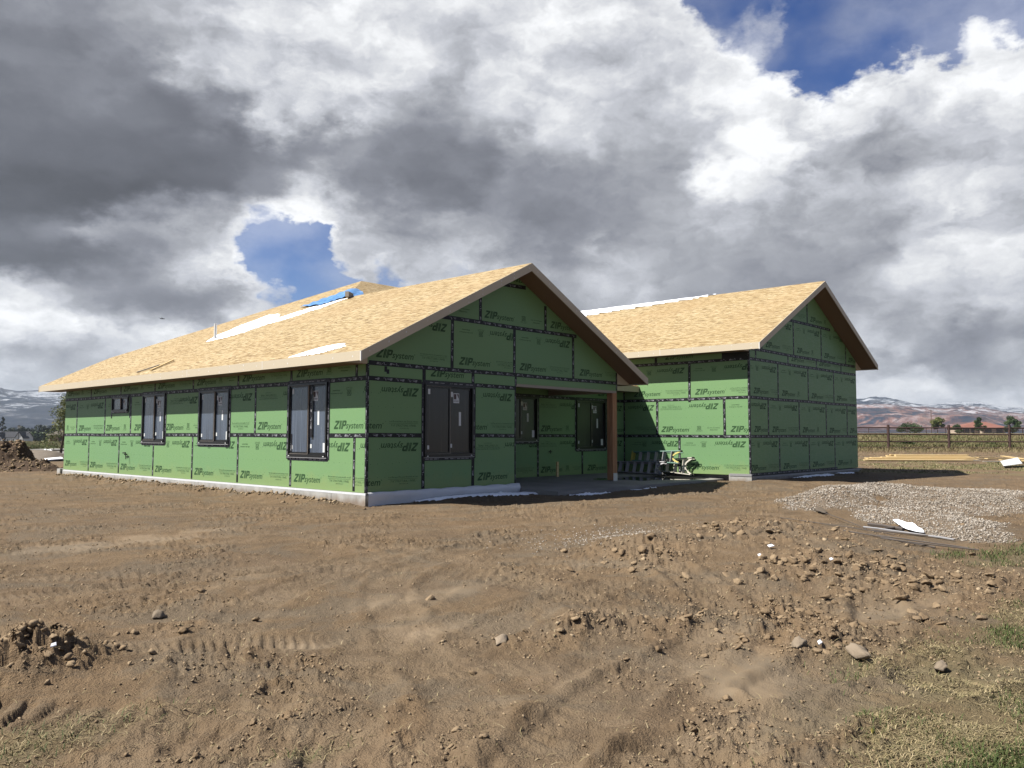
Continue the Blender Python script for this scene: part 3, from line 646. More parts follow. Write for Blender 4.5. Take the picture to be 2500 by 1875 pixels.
def window(W_, u0, u1, z0, z1, film=True, small=False, label=None, frame_w=.045, proud=.035, part_open=None):
    """slider: left sash proud with a light bead, right sash behind"""
    mb = MB(); P = W_.P
    def slab(a, b, c, d, n0, n1, mi=0, mbx=None): (mbx or mb).prism([P(a, c, n0), P(b, c, n0), P(b, d, n0), P(a, d, n0)], W_.n*(n1-n0), mi)
    fw_ = frame_w*(.7 if small else 1)
    slab(u0, u0+fw_, z0, z1, -.08, proud); slab(u1-fw_, u1, z0, z1, -.08, proud); slab(u0+fw_, u1-fw_, z1-fw_, z1, -.08, proud-.002); slab(u0+fw_, u1-fw_, z0, z0+fw_*1.5, -.08, proud+.012)
    um = (u0+u1)/2
    # added black back panel closes the frame, standing in for the unlit room
    slab(u0+fw_, u1-fw_, z0+fw_*1.5, z1-fw_, -.085, -.08)
    o = mb.build('window', M['frame'], HS)
    if label: o['label'] = label
    s = MB(); a, b = u0+fw_+.004, um+.02; sw = .035*(.6 if small else 1); zb, zt = z0+fw_*1.5+.003, z1-fw_-.003
    for (p, q, r, t_) in ((a, a+sw, zb, zt), (b-sw, b, zb, zt), (a+sw, b-sw, zb, zb+sw*1.2), (a+sw, b-sw, zt-sw, zt)): s.prism([P(p, r, -.02), P(q, r, -.02), P(q, t_, -.02), P(p, t_, -.02)], W_.n*.032)
    sash = s.build('sash', M['frame'], o)
    t2 = MB(); tw = .006
    for (p, q, r, t_) in ((b-.001, b+tw, zb, zt), (a, b-.001, zt-.001, zt+tw*.7), (a, b-.001, zb-tw*.9, zb+.001)): t2.prism([P(p, r, -.01), P(q, r, -.01), P(q, t_, -.01), P(p, t_, -.01)], W_.n*.026)
    t2.build('window_bead', M['trim'], o)
    s = MB(); c_, d_ = um+.02+tw+.002, u1-fw_-.004
    for (p, q, r, t_) in ((c_, c_+sw*.6, zb, zt), (d_-sw, d_, zb, zt), (c_+sw*.6, d_-sw, zb, zb+sw), (c_+sw*.6, d_-sw, zt-sw, zt)): s.prism([P(p, r, -.045), P(q, r, -.045), P(q, t_, -.045), P(p, t_, -.045)], W_.n*.03)
    s.build('sash', M['frame'], o)
    gm = M['film'] if film else M['glass']
    s = MB(); s.prism([P(a+sw, zb+sw, -.012), P(b-sw, zb+sw, -.012), P(b-sw, zt-sw, -.012), P(a+sw, zt-sw, -.012)], W_.n*.006); s.build('pane', gm, o)
    s = MB(); s.prism([P(c_+sw*.6, zb+sw, -.04), P(d_-sw, zb+sw, -.04), P(d_-sw, zt-sw, -.04), P(c_+sw*.6, zt-sw, -.04)], W_.n*.006); s.build('pane', gm, o)
    H = zt-zb; gl, gr_ = -.004, -.032
    def stick(a_, b_, c2, d2, dd, name='sticker', mi=None):
        q = MB(); q.prism([P(a_, c2, dd), P(b_, c2, dd), P(b_+random.uniform(-.003, .003), d2, dd), P(a_, d2, dd)], W_.n*.0012); return q.build(name, mi or M['sticker'], o)
    if not small:
        stick(a+sw+.03, a+sw+.095, zt-sw-.15, zt-sw-.03, gl); stick(c_+.05, c_+.115, zt-sw-.19, zt-sw-.07, gr_)
        stick(a+sw+.02, a+sw+.075, zb+sw+.07, zb+sw+.16, gl); stick(c_+.04, c_+.095, zb+sw+.1, zb+sw+.19, gr_)
        cx = (c_+d_)/2; stick(cx-.04, cx+.03, zb+H*.42, zb+H*.63, gr_)
        if random.random() < .8: stick(d_-sw-.13, d_-sw-.015, zb+sw+.01, zb+sw+.22, gr_)
    q = MB(); Wd, Hd = (.19, .23) if not small else (.12, .15); u_, z_ = (c_+.13, zt-sw-.10-Hd) if not small else (c_+.12, zt-sw-.04-Hd)
    def R3(a_, b_, c2, d2, dd, mi): q.prism([P(u_+a_*Wd, z_+c2*Hd, dd), P(u_+b_*Wd, z_+c2*Hd, dd), P(u_+b_*Wd, z_+d2*Hd, dd), P(u_+a_*Wd, z_+d2*Hd, dd)], W_.n*.0008, mi)
    R3(0, 1, 0, 1, gr_, 0); R3(.08, .50, .38, .93, gr_+.001, 1)
    q.prism([P(u_+.56*Wd, z_+.93*Hd, gr_+.001), P(u_+.94*Wd, z_+.40*Hd, gr_+.001), P(u_+.94*Wd, z_+.93*Hd, gr_+.001)], W_.n*.0008, 1)
    for t_ in ccw(shift(fit(AND, .84*Wd, .13*Hd), u_+.08*Wd, z_+.14*Hd)): q.add([P(p[0], p[1], gr_+.0022) for p in t_], [(0, 1, 2)], 2)
    q.build('maker_sticker', [M['sticker'], M['stick_red'], M['black']], o)
    # flashing tape: jambs, head with mitred lap, sill
    fl = MB(); w = .085 if not small else .06
    def strip(pts, d0, d1): fl.prism([P(p[0], p[1], d0) for p in pts], W_.n*(d1-d0))
    strip([(u0-.03, z0-w), (u1+.03, z0-w), (u1+.03, z0+.005), (u0-.03, z0+.005)], .0035, .0055)
    strip([(u0-w, z0-w*.6), (u0+.005, z0-w*.6), (u0+.005, z1+.02), (u0-w, z1+.02)], .0058, .0075)
    strip([(u1-.005, z0-w*.6), (u1+w, z0-w*.6), (u1+w, z1+.02), (u1-.005, z1+.02)], .0058, .0075)
    strip([(u0-w-.03, z1-.01), (u1+w+.03, z1-.01), (u1+w-.01, z1+w), (u0-w+.05, z1+w)], .0078, .0098)
    f = fl.build('flashing_tape', M['flash'], o)
    fp = MB()
    def mk(a_, b_, c2, d2, dd): fp.add([P(a_, c2, dd), P(b_, c2, dd), P(b_, d2, dd), P(a_, d2, dd)], [(0, 1, 2, 3)])
    for (base, hor) in (((u0-w*.62, None), 0), ((u1+w*.4, None), 0), ((None, z1+w*.4), 1), ((None, z0-w*.55), 1)):
        k = (z0 if not hor else u0)+.03; e_ = (z1 if not hor else u1)
        while k < e_-.08:
            l_ = random.choice((.02, .09, .11)); g_ = random.uniform(.02, .07)
            if random.random() < .8:
                if hor: mk(k, k+l_, base[1]-.011, base[1]+.011, .0106)
                else: mk(base[0]-.011, base[0]+.011, k, k+l_, .0085)
            k += l_+g_
    obj('flashing_print', mesh('flashing_print', fp.v, fp.f, M['tapeink']), o)['kind'] = 'stuff'
    # sill pan
    s = MB(); s.prism([P(u0-.02, z0-.022, 0.011), P(u1+.02, z0-.022, .011), P(u1+.02, z0-.004, .011), P(u0-.02, z0-.004, .011)], W_.n*.03); s.build('window_sill', M['grey_al'], o)
    for uu in (u0+.05, u1-.11): stick(uu, uu+.05, z0+.012, z0+.03, proud+.013, 'sticker')
    return o
# ================================================================== the house
LW_, AW, BX, BY, BW, YI = 17.3, 9.2, 13.1, -2.29, 9.26, 2.46
Wd = 1.2192
HS = empty('house'); tag(HS, 'single storey house under construction, green sheathed walls taped black under bare board roofs', 'house')
def house():
    zt = 2.78
    # ---- left wall of the near wing (u = -y)
    w3, w2, w1, w0 = (-2.97, -1.42, .72, 2.42), (-7.38, -5.78, .99, 2.42), (-10.95, -9.46, 1.0, 2.43), (-13.22, -12.02, 1.96, 2.41)
    A = Wall((0, 0, 0), (0, -1, 0), [(-LW_, 0), (0, 0), (0, zt), (-LW_, zt)], (w3, w2, w1, w0))
    se = [-LW_, -15.06, -12.62, -10.18, -7.75, -5.31, -2.87, -.42, 0]
    for i in range(8):
        a, b = se[i], se[i+1]; t = []
        if b-a > 1.5: t = [('logo', a+.14), ('water', a+1.5)]
        elif i == 7: t = []
        wall_panel(A, a, b, 0, Wd, t or [('water', -.40-.3)], [('join', a+.12), ('thirty', a+.82), ('logo', b-.15-1.11)] if b-a > 1.5 else [('logo', -1.3+1.05)])
    s2 = [-LW_, -16.19, -13.80, -11.81, -9.4, -6.94, -4.5, -2.06, 0]
    sp = [([('thirty', -17.1), ('join', -16.8)], [('logo', -17.45)]), ([('logo', -16.01), ('water', -14.75)], [('join', -16.05), ('thirty', -15.4), ('logo', -15.05)]), ([('logo', -13.69), ('thirty', -12.3)], [('join', -13.6)]),
          ([('logo', -11.54)], [('join', -11.6), ('logo', -10.6)]), ([('logo', -9.38), ('thirty', -8.1), ('join', -7.72)], [('water', -9.2), ('logo', -8.62)]), ([('water', -5.62), ('logo', -6.9)], [('logo', -5.76)]), ([('logo', -4.38)], [('water', -4.32), ('logo', -3.28)]), ([('logo', -1.18)], [('join', -1.33), ('thirty', -.75), ('logo', -.14)])]
    for i in range(8): wall_panel(A, s2[i], s2[i+1], Wd, 2*Wd, *sp[i])
    s3 = [-LW_, -15.0, -12.6, -10.18, -7.79, -5.36, -2.9, -.37, 0]
    for i in range(8):
        a, b = s3[i], s3[i+1]; wall_panel(A, a, b, 2*Wd, 2*Wd+1.2, [('logo', a+.2), (('water', a+1.5) if i % 2 else ('thirty', a+1.45)), ('join', a+1.85) if i % 2 == 0 else ('logo', a+9)] if b-a > 1 else [], [], dots=False)
    for i in range(1, 8): tape(A, (se[i], .02), (se[i], Wd+.03), .085)
    for i in range(1, 8):
        if i in (4, 5): continue
        tape(A, (s2[i], Wd-.05), (s2[i], 2*Wd+.02), .085)
    for i in range(1, 8): tape(A, (s3[i], 2*Wd-.03), (s3[i], zt), .09)
    for a, b in ((-LW_, w1[0]-.05), (w1[1]+.05, w2[0]-.05), (w2[1]+.05, w3[0]-.05), (w3[1]+.05, -.03)): tape(A, (a, Wd), (b, Wd), .1, d=.0034)
    tape(A, (-LW_, 2*Wd+.01), (-.02, 2*Wd), .105, d=.0036)
    for u_ in (-11.88, -13.28): tape(A, (u_, 1.75), (u_, 2.42), .08, d=.004)
    # ---- front gable of the near wing (u = x)
    pk = AW/2; zg = lambda x: 3.06+.5*(pk-abs(x-pk))
    gw = (1.62, 3.18, .73, 2.40)
    G = Wall((0, 0, 0), (1, 0, 0), [(0, 0), (AW, 0), (AW, 3.09), (pk, 3.09+.5*pk), (0, 3.09)], (gw, (4.72, AW+1, -1, 2.55)))
    wall_panel(G, 0, 1.6, 0, Wd, [('logo', -.68), ('water', .60)], [('logo', .34)])
    wall_panel(G, 1.6, 3.18, 0, Wd, [], []); wall_panel(G, 3.18, 4.72, 0, Wd, [('logo', 3.34)], [('logo', 4.28), ('water', 3.30)])
    wall_panel(G, 0, 1.6, Wd, 2*Wd, [('logo', -.66), ('water', .60)], [('logo', .34)]); wall_panel(G, 1.6, 3.18, Wd, 2*Wd, [], [])
    wall_panel(G, 3.18, 4.72, Wd, 2*Wd, [('logo', 2.60), ('water', 3.80)], [('logo', 3.48)])
    wall_panel(G, 0, 1.6, 2*Wd, 2.77, [], [], dots=False); wall_panel(G, 1.6, 3.16, 2*Wd, 2.77, [('logo', 1.80)], [], dots=False); wall_panel(G, 3.16, 4.72, 2*Wd, 2.77, [], [], dots=False); wall_panel(G, 4.72, AW, 2*Wd, 2.77, [], [], dots=False)
    r3 = [0, 2.48, 4.66, 7.10, AW]; bt = [[('logo', .22), ('water', 1.47)], [('logo', 2.70), ('water', 3.98)], [('logo', 4.86), ('water', 6.08)], [('logo', 7.38), ('water', 8.6)]]
    tp = [[('logo', 1.2), ('join', .5)], [('join', 2.7), ('thirty', 3.32), ('logo', 3.72)], [('join', 4.85), ('thirty', 5.5), ('logo', 5.86)], []]
    for i in range(4): wall_panel(G, r3[i], r3[i+1], 2.77, 3.99, bt[i], tp[i], dots=False)
    wall_panel(G, .9, 3.42, 3.99, 5.45, [('join', 2.6)], [], dots=False); wall_panel(G, 3.42, 5.9, 3.99, 5.45, [('logo', 3.56), ('thirty', 4.95), ('join', 5.3)], [('logo', 4.5)], dots=False); wall_panel(G, 5.9, 8.3, 3.99, 5.45, [('logo', 6.1)], [], dots=False)
    for u_ in (1.6, 3.18): tape(G, (u_, .02), (u_, .72), .1); tape(G, (u_, 2.46), (u_, 2.80), .1)
    tape(G, (4.70, 0), (4.70, 2.75), .05); tape(G, (4.72, 2.5), (4.72, 2.8), .07)
    for u_ in (2.48, 4.66, 7.10): tape(G, (u_, 2.75), (u_, 3.99), .1)
    for u_ in (3.42, 5.9): tape(G, (u_, 3.97), (u_, zg(u_)-.02), .1)
    for a, b in ((.02, 1.53), (3.27, 4.72)): tape(G, (a, Wd), (b, Wd), .1, d=.0034); tape(G, (a, 2*Wd), (b, 2*Wd), .1, d=.0034)
    tape(G, (.03, 2.77), (AW-.02, 2.77), .1, d=.0036); tape(G, (1.95, 3.99), (7.25, 3.99), .1, d=.0036)
    tape(G, (.06, 3.00), (.80, 3.37), .13, d=.004); tape(G, (.5, 2.72), (.5, 2.6), .07, d=.004, mark=False); tape(G, (.56, 2.66), (.56, 2.56), .07, d=.0045, mark=False)
    tape(G, (4.0, 5.05), (pk+.5, 5.08), .10, d=.004); tape(G, (AW-.03, 2.56), (AW-.03, 3.08), .07, d=.004)
    # outside corner tape, folded over both faces
    for (Wl, u_, z1_) in ((A, -.025, 2.76), (G, .022, 2.76)): tape(Wl, (u_, 0), (u_, z1_), .052, d=.0046)
    # ---- right side and soffit of the porch beam
    mb = MB(); mb.box((4.72, .0112, 2.48), (AW-.012, .30, 2.77)); mb.box((AW-.25, .301, 2.48), (AW-.012, YI-.02, 2.77)); mb.build('porch_beam', M['weathered'], HS)
    Rs = Wall((AW, 0, 0), (0, 1, 0), [(0, 2.55), (YI, 2.55), (YI, 2.80), (0, 2.80)]); wall_panel(Rs, 0, YI, 2.55, 2.80, [], [], dots=False)
    mb = MB(); mb.box((4.73, .31, 2.775), (AW-.26, YI-.012, 2.80)); mb.build('porch_ceiling', M['soffit'], HS)
    # ---- return wall of the porch (x = 4.72) and its back wall (y = YI)
    Q = Wall((4.72, 0, 0), (0, 1, 0), [(0.012, -.1), (YI, -.1), (YI, 2.77), (.012, 2.77)]); wall_panel(Q, .012, YI, -.1, Wd, [('logo', .5)], []); wall_panel(Q, .012, YI, Wd, 2.77, [('logo', .9)], [])
    wa, wb = (6.86, 8.44, 1.06, 2.41), (10.40, 12.01, .79, 2.40)
    K = Wall((0, YI, 0), (1, 0, 0), [(4.72, -.06), (BX, -.06), (BX, 2.80), (4.72, 2.80)], (wa, wb))
    for a, b, bo, to in ((4.72, 6.2, [], []), (6.2, 8.47, [('water', 7.45)], [('logo', 7.42)]), (8.47, 10.72, [('logo', 8.60), ('thirty', 9.86), ('join', 10.2)], [('logo', 9.5), ('water', 8.55)]), (10.72, BX, [('logo', 10.98), ('water', 12.2)], [('logo', 11.9)])): wall_panel(K, a, b, -.06, Wd, bo, to)
    for a, b, bo, to in ((4.72, 6.0, [], []), (6.0, 8.47, [], []), (8.47, 10.9, [('logo', 8.60), ('thirty', 9.86)], [('logo', 9.5), ('water', 8.55)]), (10.9, BX, [('logo', 12.1)], [('logo', 11.9)])): wall_panel(K, a, b, Wd, 2*Wd, bo, to)
    wall_panel(K, 4.72, 8.9, 2*Wd, 2.80, [], [], dots=False); wall_panel(K, 8.9, BX, 2*Wd, 2.80, [('logo', 9.1), ('logo', 11.6)], [], dots=False)
    tape(K, (8.47, -.04), (8.47, .98), .09); tape(K, (8.47, .98), (8.49, 2*Wd), .09); tape(K, (10.72, -.04), (10.72, .75), .09)
    for a, b in ((4.8, 6.8), (8.5, 10.33), (12.07, BX)): tape(K, (a, Wd), (b, Wd), .1, d=.0034); tape(K, (a, 2*Wd), (b, 2*Wd), .1, d=.0034)
    # ---- sunlit side of the far wing (x = BX, u = -y), front bay
    zb = 3.93
    B = Wall((BX, 0, 0), (0, -1, 0), [(-4.6, -.02), (2.29, -.02), (2.29, zb), (-4.6, zb)])
    for z0, z1, ss, sp_ in ((0, Wd, (-YI-.0, -.23, 2.29), (([('water', -2.2)], [('join', -2.1), ('logo', -1.35), ('thirty', -1.72)]), ([('logo', .13), ('water', 1.38)], [('join', -.08), ('thirty', .55), ('logo', 1.04)]))),
                            (Wd, 2*Wd, (-YI, -1.08, 1.42, 2.29), (([('water', -1.95)], [('logo', -2.3)]), ([('logo', -.93), ('thirty', .44), ('join', .80)], [('water', -.95), ('logo', .11)]), ([('logo', 1.62)], [('join', 1.58)]))),
                            (2*Wd, 3*Wd, (-YI-1, .17, 2.29), (([('logo', -2.02), ('water', -.75)], [('thirty', -1.5), ('logo', -1.11)]), ([('logo', .37), ('water', 1.62)], [('join', .3), ('thirty', .95), ('logo', 1.40)]))),
                            (3*Wd, zb+.3, (-4.6, -1.11, 1.41, 2.29), (([], []), ([('logo', -.75)], []), ([], [])))):
        for i in range(len(ss)-1): wall_panel(B, ss[i], ss[i+1], z0, z1, *sp_[i], dots=z0 < 3.5)
    tape(B, (-.23*-1*-1, .02), (-.23, Wd), .09); tape(B, (-1.08, Wd), (-1.08, 2*Wd), .095); tape(B, (1.42, Wd-.07), (1.42, 2*Wd+.05), .095); tape(B, (.17, 2*Wd-.1), (.17, 3*Wd), .095); tape(B, (-1.11, 3*Wd-.06), (-1.11, zb), .095); tape(B, (1.41, 3*Wd-.05), (1.41, zb), .12)
    for k in (1, 2, 3): tape(B, (-YI-(0 if k < 3 else 1.5), k*Wd), (2.28, k*Wd), .1, d=.0034)
    for q in (3.78, 3.70, 3.86): tape(B, (1.42, q), (2.28, q), .09, d=.0038, mark=False)
    tape(B, (-2.43, -.02), (-2.43, 2.75), .06)
    # ---- far gable (y = BY)
    pb = BX+BW/2; xr = BX+BW
    Gb = Wall((0, BY, 0), (1, 0, 0), [(BX, 0), (xr, 0), (xr, 4.20), (pb, 4.20+.5*BW/2), (BX, 4.20)])
    rows = [(0, Wd, [BX, 15.2, 17.63, 20.0, xr]), (Wd, 2*Wd, [BX, 14.4, 16.82, 19.23, 21.3, xr]), (2*Wd, 3*Wd, [BX, 15.18, 17.64, 20.01, xr]), (3*Wd, 3.98, [BX, 13.56, 15.99, 18.41, 20.78, xr]), (3.98, 5.20, [BX, 14.02, 16.46, 18.89, 21.29, xr]), (5.20, 6.60, [15.2, 17.68, 20.2])]
    for r, (z0, z1, ss) in enumerate(rows):
        for i in range(len(ss)-1):
            a, b = ss[i], ss[i+1]; full = z1-z0 > 1
            bo = [('logo', a+.27), (('water', a+1.5) if (i+r) % 3 else ('thirty', a+1.55))]; to = [('logo', b-.13-1.11), ('thirty', b-1.65), ('join', b-2.25)] if full else []
            if r == 3: bo = [('logo', a+.27), ('water', a+1.5)] if i in (2, 3) else []
            if r == 0 and i == 0: bo = [('logo', BX+.02), ('water', BX+1.25)]
            wall_panel(Gb, a, b, z0, z1, bo, to, dots=False)
            if i: 
                z1_ = min(z1, 4.18+.5*(BW/2-abs(a-pb)))
                tape(Gb, (a, z0), (a, z1_), .09)
    for z0, a, b in ((Wd, BX, xr), (2*Wd, BX, xr), (3*Wd, BX, xr), (3.98, BX+.1, xr-.1), (5.20, 15.65, 19.8)): tape(Gb, (a+.02, z0), (b-.02, z0), .1, d=.0034)
    tape(Gb, (BX+.02, .03), (20.2, .03), .09, d=.0036)
    for (Wl, u_) in ((B, 2.265), (Gb, BX+.022)): tape(Wl, (u_, 0), (u_, zb), .055, d=.0046)
    # ---- plain sheathing on the sides turned away
    for nm, O, e, outl, us in (('r', (xr, BY, 0), (0, 1, 0), [(0, 0), (20.2, 0), (20.2, 3.93), (0, 3.93)], (0, 20.2)), ('b', (xr, 17.91, 0), (-1, 0, 0), [(0, 0), (xr, 0), (xr, 3.95), (0, 3.95)], (0, xr))):
        Wl = Wall(O, e, outl)
        if nm == 'b': Wl = Wall((xr, LW_, 0), (-1, 0, 0), [(0, 0), (xr, 0), (xr, 2.9), (xr-2.6, 4.05), (0, 4.05)])
        for z0 in (0, Wd, 2*Wd, 3*Wd):
            u_ = 0
            while u_ < us[1]-.1: wall_panel(Wl, u_, min(u_+2.4384, us[1]), z0, z0+Wd, [('logo', u_+.2)], [], dots=False); u_ += 2.4384
            tape(Wl, (0, z0+Wd), (us[1], z0+Wd), bend=False)
    # ---- windows
    window(A, *w3); window(A, *w2); window(A, *w1); window(A, *w0, small=True); window(G, *gw, film=False); window(K, *wa, film=False); window(K, *wb, film=False)
    # ================= roofs
    EL, OA, GA = 2.94, .65, .63; PKA = EL+.5*(pk+OA)
    ZR = 6.70
    def slope(pts, uv, stains=()):
        """pts: top surface corners (CCW from above); thickness downwards"""
        pts = [Vector(p) for p in pts]; n = len(pts); nrm = (pts[1]-pts[0]).cross(pts[2]-pts[0]).normalized()
        if nrm.z < 0: pts = pts[::-1]; nrm = -nrm
        ed = Vector(uv).normalized(); sd = nrm.cross(ed)
        # subdivided top so that the stain attribute has somewhere to live
        low = [p-nrm*.018 for p in pts]
        bm = bmesh.new(); vt = [bm.verts.new(p) for p in pts]; vl = [bm.verts.new(p) for p in low]
        bm.faces.new(vt); bm.faces.new(vl[::-1])
        for i in range(n): bm.faces.new((vt[i], vl[i], vl[(i+1) % n], vt[(i+1) % n]))
        me = bpy.data.meshes.new('roof_slope'); bm.to_mesh(me); bm.free(); me.materials.append(M['osb'])
        uvl = me.uv_layers.new(name='UVMap'); o3 = pts[0]
        for l in me.loops: c = me.vertices[l.vertex_index].co-o3; uvl.data[l.index].uv = (c.dot(ed)+3, c.dot(sd)+3)
        return obj('roof_slope', me, HS)
    slope([(-OA, -GA, EL), (pk, -GA, PKA), (pk, 7.07, PKA), (6.87, 9.34, ZR), (1.70, 17.95, 4.115), (-OA, 17.95, EL)], (0, 1, 0))
    slope([(pk, -GA, PKA), (AW+OA, -GA, EL), (AW+OA, 1.82, EL), (pk, 7.07, PKA)], (0, 1, 0))
    slope([(AW+OA, 1.82, EL), (BX+.05, 1.82, EL), (BX+.05, 4.75, EL+1.465), (17.73, 9.34, ZR), (6.87, 9.34, ZR), (pk, 7.07, PKA)], (1, 0, 0))
    slope([(12.5, -2.92, 4.08), (17.73, -2.92, ZR-.005), (17.73, 9.34, ZR-.005), (12.5, 4.1, 4.08)][::-1], (0, 1, 0))
    slope([(17.73, -2.92, ZR-.005), (22.96, -2.92, 4.08), (22.96, 18.06, 4.08), (17.73, 9.34, ZR-.005)], (0, 1, 0))
    slope([(6.87, 9.34, ZR), (17.73, 9.34, ZR), (22.96, 18.05, 4.09), (1.70, 17.95, 4.115)], (1, 0, 0))
    # fascia boards: eaves run as butted boards, rakes as two boards meeting at the ridge
    def fascia(p, q, h=.20, th=.024, n_out=(0, 0, 0), name='fascia_board', seg=4.0, tilt=None):
        p, q = Vector(p), Vector(q); L = (q-p).length; k = max(1, round(L/seg)); d = (q-p)/k; no = Vector(n_out)
        for i in range(k):
            a, b = p+d*i, p+d*(i+1)-(q-p).normalized()*(.003 if i < k-1 else 0); mb = MB(); hv = Vector((0, 0, -h))
            mb.prism([a, a+hv, b+hv, b], no*th); o = mb.build(name, M['fascia'], HS)
            cm = MB(); Lb = (b-a).length; dd = (b-a).normalized(); s_ = .25
            while s_ < Lb-.1:
                for z_ in ((-.05, -.15) if random.random() < .7 else (-.10,)):
                    c = a+dd*s_+Vector((0, 0, z_+random.uniform(-.015, .015)))+no*(th+.0012); w = random.uniform(.006, .013); hh = random.uniform(.008, .02)
                    cm.add([c-dd*w+Vector((0, 0, -hh)), c+dd*w+Vector((0, 0, -hh)), c+dd*w+Vector((0, 0, hh)), c-dd*w+Vector((0, 0, hh))], [(0, 1, 2, 3)])
                s_ += random.uniform(.5, .75)
            if random.random() < .6 and i < k-1:
                c = b+no*(th+.0014); cm.add([c-dd*.012+hv*.95, c+dd*.004+hv*.95, c+dd*.01, c-dd*.006], [(0, 1, 2, 3)])
            if cm.f: obj('caulk_spots', mesh('caulk_spots', cm.v, cm.f, M['caulk']), o)['kind'] = 'stuff'
    e = .003
    def eave(x, y0, y1, z, nx): fascia((x, y0, z-e), (x, y1, z-e), n_out=(nx, 0, 0))
    eave(-OA, -GA, 17.95, EL, -1); eave(AW+OA, -GA, 1.80, EL, 1); eave(12.5, -2.92, 4.05, 4.08, -1); eave(22.96, -2.92, 17.9, 4.08, 1)
    fascia((AW+OA+.03, 1.82, EL-e), (BX-.013, 1.82, EL-e), n_out=(0, -1, 0))
    fascia((22.9, 17.98, 4.05), (1.7, 17.98, 4.05), n_out=(0, 1, 0))
    for a, b, y, no in (((-OA-.024, EL-.012), (pk-.001, PKA), -GA, -1), ((pk+.001, PKA), (AW+OA+.024, EL-.012), -GA, -1), ((12.476, 4.068), (17.729, ZR-.005), -2.92, -1), ((17.731, ZR-.005), (22.984, 4.068), -2.92, -1), ((-OA-.024, EL-.012), (1.70, 4.10), 17.98, 1)):
        fascia((a[0], y, a[1]-e), (b[0], y, b[1]-e), h=.205, n_out=(0, no, 0), name='rake_board', seg=6.2)
    mb = MB()
    for x_, y_, z_ in ((-OA-.026, -GA-.026, EL-.01), (12.474, -2.946, 4.07)): mb = MB(); mb.box((x_, y_, z_-.205), (x_+.028, y_+.028, z_-.004)); mb.build('corner_caulk', M['caulk'], HS)
    # soffits
    def flat(pts, name='soffit', th=.012): mb = MB(); mb.prism(pts, (0, 0, th)); return mb.build(name, M['soffit'], HS)
    zs = EL-.193
    flat([(-OA+.001, .0, zs), (-.002, .0, zs), (-.002, 17.9, zs), (-OA+.001, 17.9, zs)][::-1]); flat([(AW+.014, .0, zs), (AW+OA-.001, .0, zs), (AW+OA-.001, 1.82, zs), (AW+.014, 1.82, zs)][::-1])
    flat([(AW+OA+.03, 1.822, zs), (BX-.013, 1.822, zs), (BX-.013, YI-.012, zs), (AW+OA+.03, YI-.012, zs)][::-1])
    zs2 = 4.08-.193; flat([(12.501, BY, zs2), (BX-.002, BY, zs2), (BX-.002, 3.0, zs2), (12.501, 3.0, zs2)][::-1]); flat([(xr+.012, BY, zs2), (22.959, BY, zs2), (22.959, 17.8, zs2), (xr+.012, 17.8, zs2)][::-1])
    def rsof(a, b, y0, y1): mb = MB(); k = 3; 
    for a, b, y0, y1 in (((-OA, EL), (pk, PKA), -GA+.001, -.001), ((pk, PKA), (AW+OA, EL), -GA+.001, -.001), ((12.5, 4.08), (17.73, ZR), -2.919, BY-.001), ((17.73, ZR), (22.96, 4.08), -2.919, BY-.001)):
        for k in range(2):
            p = (a[0]+(b[0]-a[0])*k/2, a[1]+(b[1]-a[1])*k/2); q = (a[0]+(b[0]-a[0])*(k+1)/2, a[1]+(b[1]-a[1])*(k+1)/2); g_ = .002 if k == 0 else 0
            mb = MB(); dz = .165; mb.prism([(p[0], y0, p[1]-dz), (q[0]-g_, y0, q[1]-dz), (q[0]-g_, y1, q[1]-dz), (p[0], y1, p[1]-dz)][::-1], (0, 0, .012)); mb.build('soffit', M['soffit'], HS)
    # boxed eave returns at the gable ends
    for x0, x1, z0, y in ((-.002, -OA+.001, EL, -.001), (AW+.002, AW+OA-.001, EL, -.001), (BX-.002, 12.501, 4.08, BY-.001), (xr+.002, 22.959, 4.08, BY-.001)):
        mb = MB(); mb.prism([(x0, y, z0-.194), (x1, y, z0-.194), (x1, y, z0-.166), (x0, y, z0-.166+.5*abs(x1-x0)*.97)], (0, .012, 0)); mb.build('eave_return', M['fascia'], HS)
    # ================= foundation
    cells = [('a', (-.035, .0, -.55), (.3, 17.42, -.004))]
    zc = -.004
    f = MB(); f.box((-.030, -.030, -.55), (.3, 17.30, zc)); f.box((.301, -.030, -.55), (4.74, .3, zc)); f.build('foundation', M['conc'], HS)
    f = MB(); f.box((-.10, 17.32, -.55), (.3, 17.62, .02)); f.build('foundation', M['conc'], HS)
    # poured ledge with formwork joints
    f = MB(); y_ = -.05
    while y_ < 17.2: y2 = min(y_+random.choice((1.22, 1.22, .62, 2.44)), 17.25); f.box((-.046-random.uniform(0, .004), y_+.004, -.5), (-.0305, y2-.004, -.050-random.uniform(0, .004))); y_ = y2
    f.box((-.046, -.046, -.5), (4.72, -.0305, -.052)); f.build('form_face', M['conc'], HS)
    f = MB(); f.box((-.040, -.036, -.048), (-.0302, 17.2, -.004)); f.build('sill_flashing', M['wrap'], HS)
    f = MB(); f.box((BX-.03, BY-.03, -.55), (xr+.03, BY+.3, -.03)); f.box((BX-.03, BY+.301, -.55), (BX+.3, -1.56, .03)); f.box((BX-.045, BY-.045, -.5), (BX+.02, -1.60, -.035)); f.build('foundation', M['conc'], HS)
    f = MB(); f.box((BX-.001, BY-.06, -.09), (22.5, BY-.031, -.03)); f.box((BX-.06, BY-.05, -.029), (BX-.001, -1.6, .045)); f.build('sill_flashing', M['grey_al'], HS)
